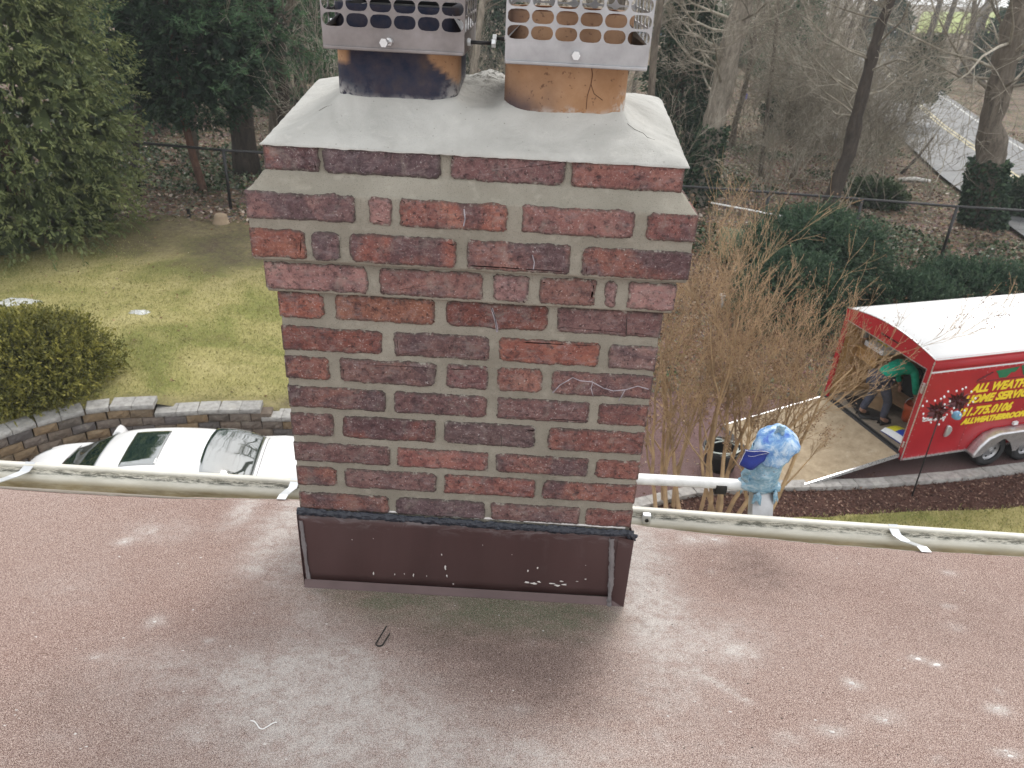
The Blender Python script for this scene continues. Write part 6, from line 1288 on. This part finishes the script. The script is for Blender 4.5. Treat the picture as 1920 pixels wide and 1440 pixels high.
# flue tiles
def flue(x0, x1, y0_, y1_, z0, z1, soot, seed):
    def rr_ring(inset, rad, n=44):
        pts = []; a0, a1, b0_, b1_ = x0+inset, x1-inset, y0_+inset, y1_-inset; rad = max(rad-inset, .006)
        L1 = [(a0+rad, b0_, a1-rad, b0_), (a1, b0_+rad, a1, b1_-rad), (a1-rad, b1_, a0+rad, b1_), (a0, b1_-rad, a0, b0_+rad)]
        C_ = [(a1-rad, b0_+rad, -90), (a1-rad, b1_-rad, 0), (a0+rad, b1_-rad, 90), (a0+rad, b0_+rad, 180)]
        for s_, c_ in zip(L1, C_):
            for k in range(n): f_ = k/n; pts.append((s_[0]+(s_[2]-s_[0])*f_, s_[1]+(s_[3]-s_[1])*f_))
            for k in range(6): a = R(c_[2]+90*k/6); pts.append((c_[0]+rad*math.cos(a), c_[1]+rad*math.sin(a)))
        return pts
    o_ = rr_ring(0, .045); i_ = rr_ring(.018, .04); nz2 = 44; V = []; n = len(o_)
    for k in range(nz2+1):
        z = z0+(z1-z0)*k/nz2
        for (x, y) in o_: V.append((x, y, z))
    for (x, y) in i_: V.append((x, y, z1))
    V = np.array(V); F = []
    for k in range(nz2+1):
        for i in range(n): j = (i+1) % n; F.append((k*n+i, k*n+j, (k+1)*n+j, (k+1)*n+i))
    V[:, :2] += (vnoise(V, 9, seed, 2)*.0015)[:, None]; w = vnoise(V, 16, seed+2, 4); hgt = (V[:, 2]-7.76)/.12; u = (V[:, 0]-x0)/(x1-x0)
    if soot:
        so2 = np.clip(1-sstep(-.02, .05, hgt-(.62-(u-.8)*1.7)+w*.12)*sstep(.74, .8, u)*sstep(YF+.2, YF+.15, V[:, 1])-sstep(.15, .08, u+w*.08)*sstep(.52, .6, hgt+w*.15)+1.5*sstep(.9, 1.0, hgt), 0, 1); sm2 = np.clip(sstep(.35, .0, u+w*.15)*sstep(.45, .05, hgt+w*.3)*.9+sstep(.16, .04, hgt+w*.12)*sstep(.1, .3, u)*.7+sstep(.85, .97, u)*sstep(.5, .1, hgt)*.8, 0, 1)
    else:
        so2 = np.clip(.9*sstep(.36, .1, abs(u-.16)+w*.2)*sstep(.62, .1, hgt+w*.3)+.25*sstep(.2, 0, u)+.35*sstep(.8, 1, hgt+w*.4), 0, 1)*np.clip(.7+w, 0, 1); sm2 = np.clip(sstep(.8, .95, u+w*.1)*sstep(.35, .05, hgt+w*.3)+sstep(.1, .0, hgt+w*.2)*.5, 0, 1)
    o = link('flue_tile', np_mesh('flue_tile', V, np.array(F), {'soot': so2, 'smear': sm2}), M['clay'], CH, True)
    V2 = []; 
    for k in range(5):
        for (x, y) in i_: V2.append((x, y, z1-.6*k/4))
    F2 = [((k)*n+i, (k)*n+(i+1) % n, (k+1)*n+(i+1) % n, (k+1)*n+i) for k in range(4) for i in range(n)]
    link('lining', np_mesh('lining', np.array(V2), np.array(F2)), M['soot'] if soot else M['clay_in'], o, True); return o
fl1 = flue(*FLUES[0], 7.70, 7.926, True, 31); fl2 = flue(*FLUES[1], 7.70, 7.93, False, 32)
fl1['label'] = 'soot-blackened clay flue tile'; fl2['label'] = 'orange-tan clay flue tile with a crack'
for L in [[(1108, 118), (1111, 140), (1108, 158), (1114, 176), (1130, 188)], [(1108, 158), (1101, 180), (1099, 205)]]:
    MB().tube([tuple(at_y(px, py, 1.4615)) for px, py in L], .0007, 4).obj('crack', M['crack_clay'], CH)
# flashing
zf0, zf1 = 6.672, 6.882; yfz = YF-.010
b = MB(); b.grid(lambda u, v: (XL-.006+(XR-XL+.012)*u, yfz+.0022*noise.noise(Vector((u*6, v*2.2, 1))), zf0+.016+(zf1-zf0-.016)*v), 40, 8).obj('flashing', M['flash'], CH, True, solid=.0015)
b = MB(); b.grid(lambda u, v: (XL-.006+(XR-XL+.012)*u, yfz-.0015-.009*(1-v), zf0-.003+.0185*v), 20, 2).obj('flashing_hem', M['flash_hem'], CH, solid=.0012)
for sx in (XL-.008, XR+.008):
    b = MB(); b.v = [(sx, YF-.012, rz(YF)-.01), (sx, YB+.01, rz(YB)-.01), (sx, YB+.01, rz(YB)+.18), (sx, YF-.012, zf1)]; b.f = [(0, 1, 2, 3)]; b.obj('side_flashing', M['flash'], CH, solid=.0015)
b = MB(); b.v = [(XR+.0095, YF-.022, zf0-.012), (XR+.0095, YF-.010, zf0-.014), (XR+.0095, YF-.010, zf1), (XR+.0095, YF-.022, zf1-.01), (XR-.024, YF-.0135, zf0-.012), (XR-.024, YF-.0135, zf1-.01)]
b.f = [(0, 1, 2, 3), (4, 0, 3, 5)]; b.obj('corner_flashing', M['flash'], CH, solid=.0012)
def bead(name, pts, w, hgt, mat, seed, par=CH, n=140, fr=60):
    P_ = [Vector(p) for p in pts]; b = MB(); cum = [0]
    for i in range(len(P_)-1): cum.append(cum[-1]+(P_[i+1]-P_[i]).length)
    dirv = (P_[-1]-P_[0]).normalized(); side_ = dirv.cross(Vector((0, -1, 0))).normalized()
    for k in range(n+1):
        s_ = cum[-1]*k/n; i = max(0, min(len(P_)-2, sum(1 for c_ in cum if c_ <= s_)-1)); f_ = (s_-cum[i])/max(1e-6, cum[i+1]-cum[i]); p = P_[i].lerp(P_[i+1], f_)
        ww = w*(1+.45*noise.noise(Vector((s_*fr*.35, seed, 0)))+.2*noise.noise(Vector((s_*fr*1.6, seed, 3)))); p = p+side_*(.25*w*noise.noise(Vector((s_*18, seed, 7))))
        for j in range(13):
            a = math.pi*j/12; rd_ = 1+.45*noise.noise(Vector((s_*fr, j*.9, seed)))+.4*noise.noise(Vector((s_*fr*2.6, j*2.2, seed)))
            q = p+side_*(-math.cos(a)*ww*rd_)+Vector((0, -1, 0))*(math.sin(a)*hgt*rd_-.001); b.v.append(tuple(q))
    for k in range(n):
        for j in range(12): a = k*13+j; b.f.append((a, a+13, a+14, a+1))
    return b.obj(name, mat, par, True)
bead('sealant', [(XL-.007, YF-.008, 6.889), (XL+.15, YF-.008, 6.886), (XL+.3, YF-.008, 6.885), (XL+.45, YF-.008, 6.881), (XR+.009, YF-.008, 6.880)], .0082, .009, M['dark_seal'], 3, n=360)
bead('sealant', [(XR-.006, YF-.012, 6.888), (XR+.012, YF-.010, 6.868)], .009, .010, M['dark_seal'], 9, n=30)
bead('white_residue', [(XL+.02, YF-.001, 6.8985), (XL+.3, YF-.001, 6.8945), (XR-.01, YF-.001, 6.8885)], .0026, .0022, M['splat'], 5, n=240, fr=90)
bead('caulk', [(.2335, YF-.014, 6.868), (.240, YF-.0155, 6.80), (.2445, YF-.0155, 6.74), (.247, YF-.017, 6.675)], .0058, .0035, M['caulk'], 8, n=70)
bead('caulk', [(.247, YF-.022, 6.682), (.250, YF-.025, 6.651)], .004, .004, M['caulk'], 12, n=20)
bead('caulk', [(XL-.001, YF-.012, 6.865), (XL+.0015, YF-.013, 6.76), (XL+.004, YF-.0135, 6.69)], .0042, .0026, M['caulk'], 14, n=70)
g = random.Random(12); b = MB()
for (px, py, s_) in [(700, 1075, 4), (740, 1077, 2.5), (758, 1076, 2), (775, 1079, 4), (800, 1080, 2), (835, 1065, 5), (838, 1080, 4), (828, 1040, 3), (988, 1092, 7), (1000, 1094, 6), (1010, 1091, 5), (1035, 1094, 5), (1045, 1098, 6), (1052, 1090, 4), (1058, 1096, 5), (1008, 1065, 3), (990, 1070, 3), (1082, 1090, 2.5), (1098, 1086, 3), (700, 1010, 1.5), (905, 1022, 1.5), (960, 1040, 1.5), (660, 1012, 1.5), (850, 1095, 2), (1098, 1060, 1.5)]:
    p = at_y(px, py, yfz-.0035); n_ = len(b.v); s_ = s_*.0008
    for k in range(9): a = k*.7; q = s_*(.5+.9*g.random()); b.v.append((p.x+q*(1.5 if py > 1085 else .6)*math.cos(a), p.y, p.z+q*(.6 if py > 1085 else 1.5)*math.sin(a)))
    b.v.append((p.x, p.y-.0006, p.z)); b.f += [(n_+k, n_+(k+1) % 9, n_+9) for k in range(9)]
o = b.obj('splatter', M['splat'], CH); o['kind'] = 'stuff'

# ================================================================== CHIMNEY CAPS
def cap(label, x0, x1, y0_, y1_, zb, band, mat, bolts, group='steel spark-arrestor chimney caps', H=.235):
    t_ = thing('chimney_cap', label, 'chimney cap', (x0, y0_, zb), 0, group); w = x1-x0; d = y1_-y0_; tk = .0012
    b = MB(); b.box(0, w, 0, tk, 0, band).box(0, w, d-tk, d, 0, band).box(0, tk, tk, d-tk, 0, band).box(w-tk, w, tk, d-tk, 0, band); b.obj('band', mat, t_)
    MB().box(.001, w-.001, -.004, .0, -.001, .005).obj('band_hem', mat, t_, bevel=.0015)
    # sloping base plate, open over the flue
    b = MB(); zi, zo = band-.012, band-.001; ix0, ix1, iy0, iy1 = .03, w-.03, .06, d-.01; zi = zo+.03
    b.v = [(tk, tk, zo), (w-tk, tk, zo), (w-tk, d-tk, zo), (tk, d-tk, zo), (ix0, iy0, zi), (ix1, iy0, zi), (ix1, iy1, zi), (ix0, iy1, zi)]
    b.f = [(1, 2, 6, 5), (2, 3, 7, 6), (3, 0, 4, 7)]; b.obj('base_plate', M['steel'], t_, solid=.001)
    # perforated cage: stadium holes
    def sheet(L, nu, nv, fn, hw=.458, hh=.44):
        b = MB(); cw = L/nu; chh = (H-band)/nv; m = 20
        for i in range(nu):
            for k in range(nv):
                cx_, cz_ = (i+.5)*cw, band+(k+.5)*chh; a_, b_ = cw*hw, chh*hh; r_ = min(a_, b_); n0 = len(b.v)
                for q in range(m):
                    a = 2*math.pi*(q+.5)/m; ca, sa = math.cos(a), math.sin(a)
                    b.v.append(fn(cx_+(a_-r_)*math.copysign(1, ca)*min(1, abs(ca)*3)+r_*ca, cz_+(b_-r_)*math.copysign(1, sa)+r_*sa))
                    t1 = min(cw/2/max(1e-6, abs(ca)), chh/2/max(1e-6, abs(sa)*1.0)); 
                    # project to the cell rectangle
                    ox = ca*t1; oz = sa*t1
                    b.v.append(fn(cx_+max(-cw/2, min(cw/2, ox)), cz_+max(-chh/2, min(chh/2, oz))))
                # corners
                for q in range(m):
                    j = (q+1) % m; b.f.append((n0+2*q, n0+2*q+1, n0+2*j+1, n0+2*j))
                for (sx, sz) in ((1, 1), (-1, 1), (-1, -1), (1, -1)):
                    c_i = len(b.v); b.v.append(fn(cx_+sx*cw/2, cz_+sz*chh/2)); best = []
                    for q in range(m):
                        j = (q+1) % m; a = 2*math.pi*(q+.5)/m; a2 = 2*math.pi*(j+.5)/m
                        t_a = (cw/2/max(1e-6, abs(math.cos(a)))) < (chh/2/max(1e-6, abs(math.sin(a)))); t_b = (cw/2/max(1e-6, abs(math.cos(a2)))) < (chh/2/max(1e-6, abs(math.sin(a2))))
                        if t_a != t_b and math.cos(a)*sx > 0 and math.sin(a)*sz > 0: b.f.append((n0+2*q+1, c_i, n0+2*j+1))
        return b
    nv = 8
    for nm, b in (('f', sheet(w, 6, nv, lambda u, z: (u, 0, z))), ('b', sheet(w, 6, nv, lambda u, z: (u, d, z))), ('l', sheet(d, 5, nv, lambda u, z: (0, u, z))), ('r', sheet(d, 5, nv, lambda u, z: (w, u, z)))): b.obj('mesh_panel', mat, t_, solid=.0016)
    b = MB(); b.v = [(-.03, -.03, H), (w+.03, -.03, H), (w+.03, d+.03, H), (-.03, d+.03, H), (w/2, d/2, H+.03)]; b.f = [(0, 1, 4), (1, 2, 4), (2, 3, 4), (3, 0, 4), (3, 2, 1, 0)]; b.obj('lid', mat, t_, solid=.001)
    for (bx, by, bz, dx, dy, L, blk) in bolts:
        dv = Vector((dx, dy, 0)); p = Vector((bx, by, bz)); bo = MB().tube([p-dv*.01, p+dv*L], .0034, 8).obj('bolt', M['black_metal'] if blk else M['alu'], t_, True)
        MB().tube([p+dv*(L-.001), p+dv*(L+.006)], .0075, 6).obj('bolt_head', M['alu'], bo)
        MB().tube([p+dv*.0005, p+dv*.006], .0068, 6).obj('nut', M['alu'], bo)
    return t_
cap('steel mesh cap on the soot-black left flue, front bolt sticking out', -.3715, -.126, 1.44, 1.70, 7.856, .034, M['steel_dull'], [(.117, 0, .016, -.18, -1, .026, False), (.245, .07, .016, 1, 0, .045, True), (0, .16, .03, -1, 0, .018, False)])
cap('brighter steel mesh cap on the orange right flue', -.0545, .190, 1.42, 1.69, 7.850, .037, M['steel'], [(.121, 0, .018, 0, -1, .004, False), (0, .12, .028, -1, 0, .022, True)])
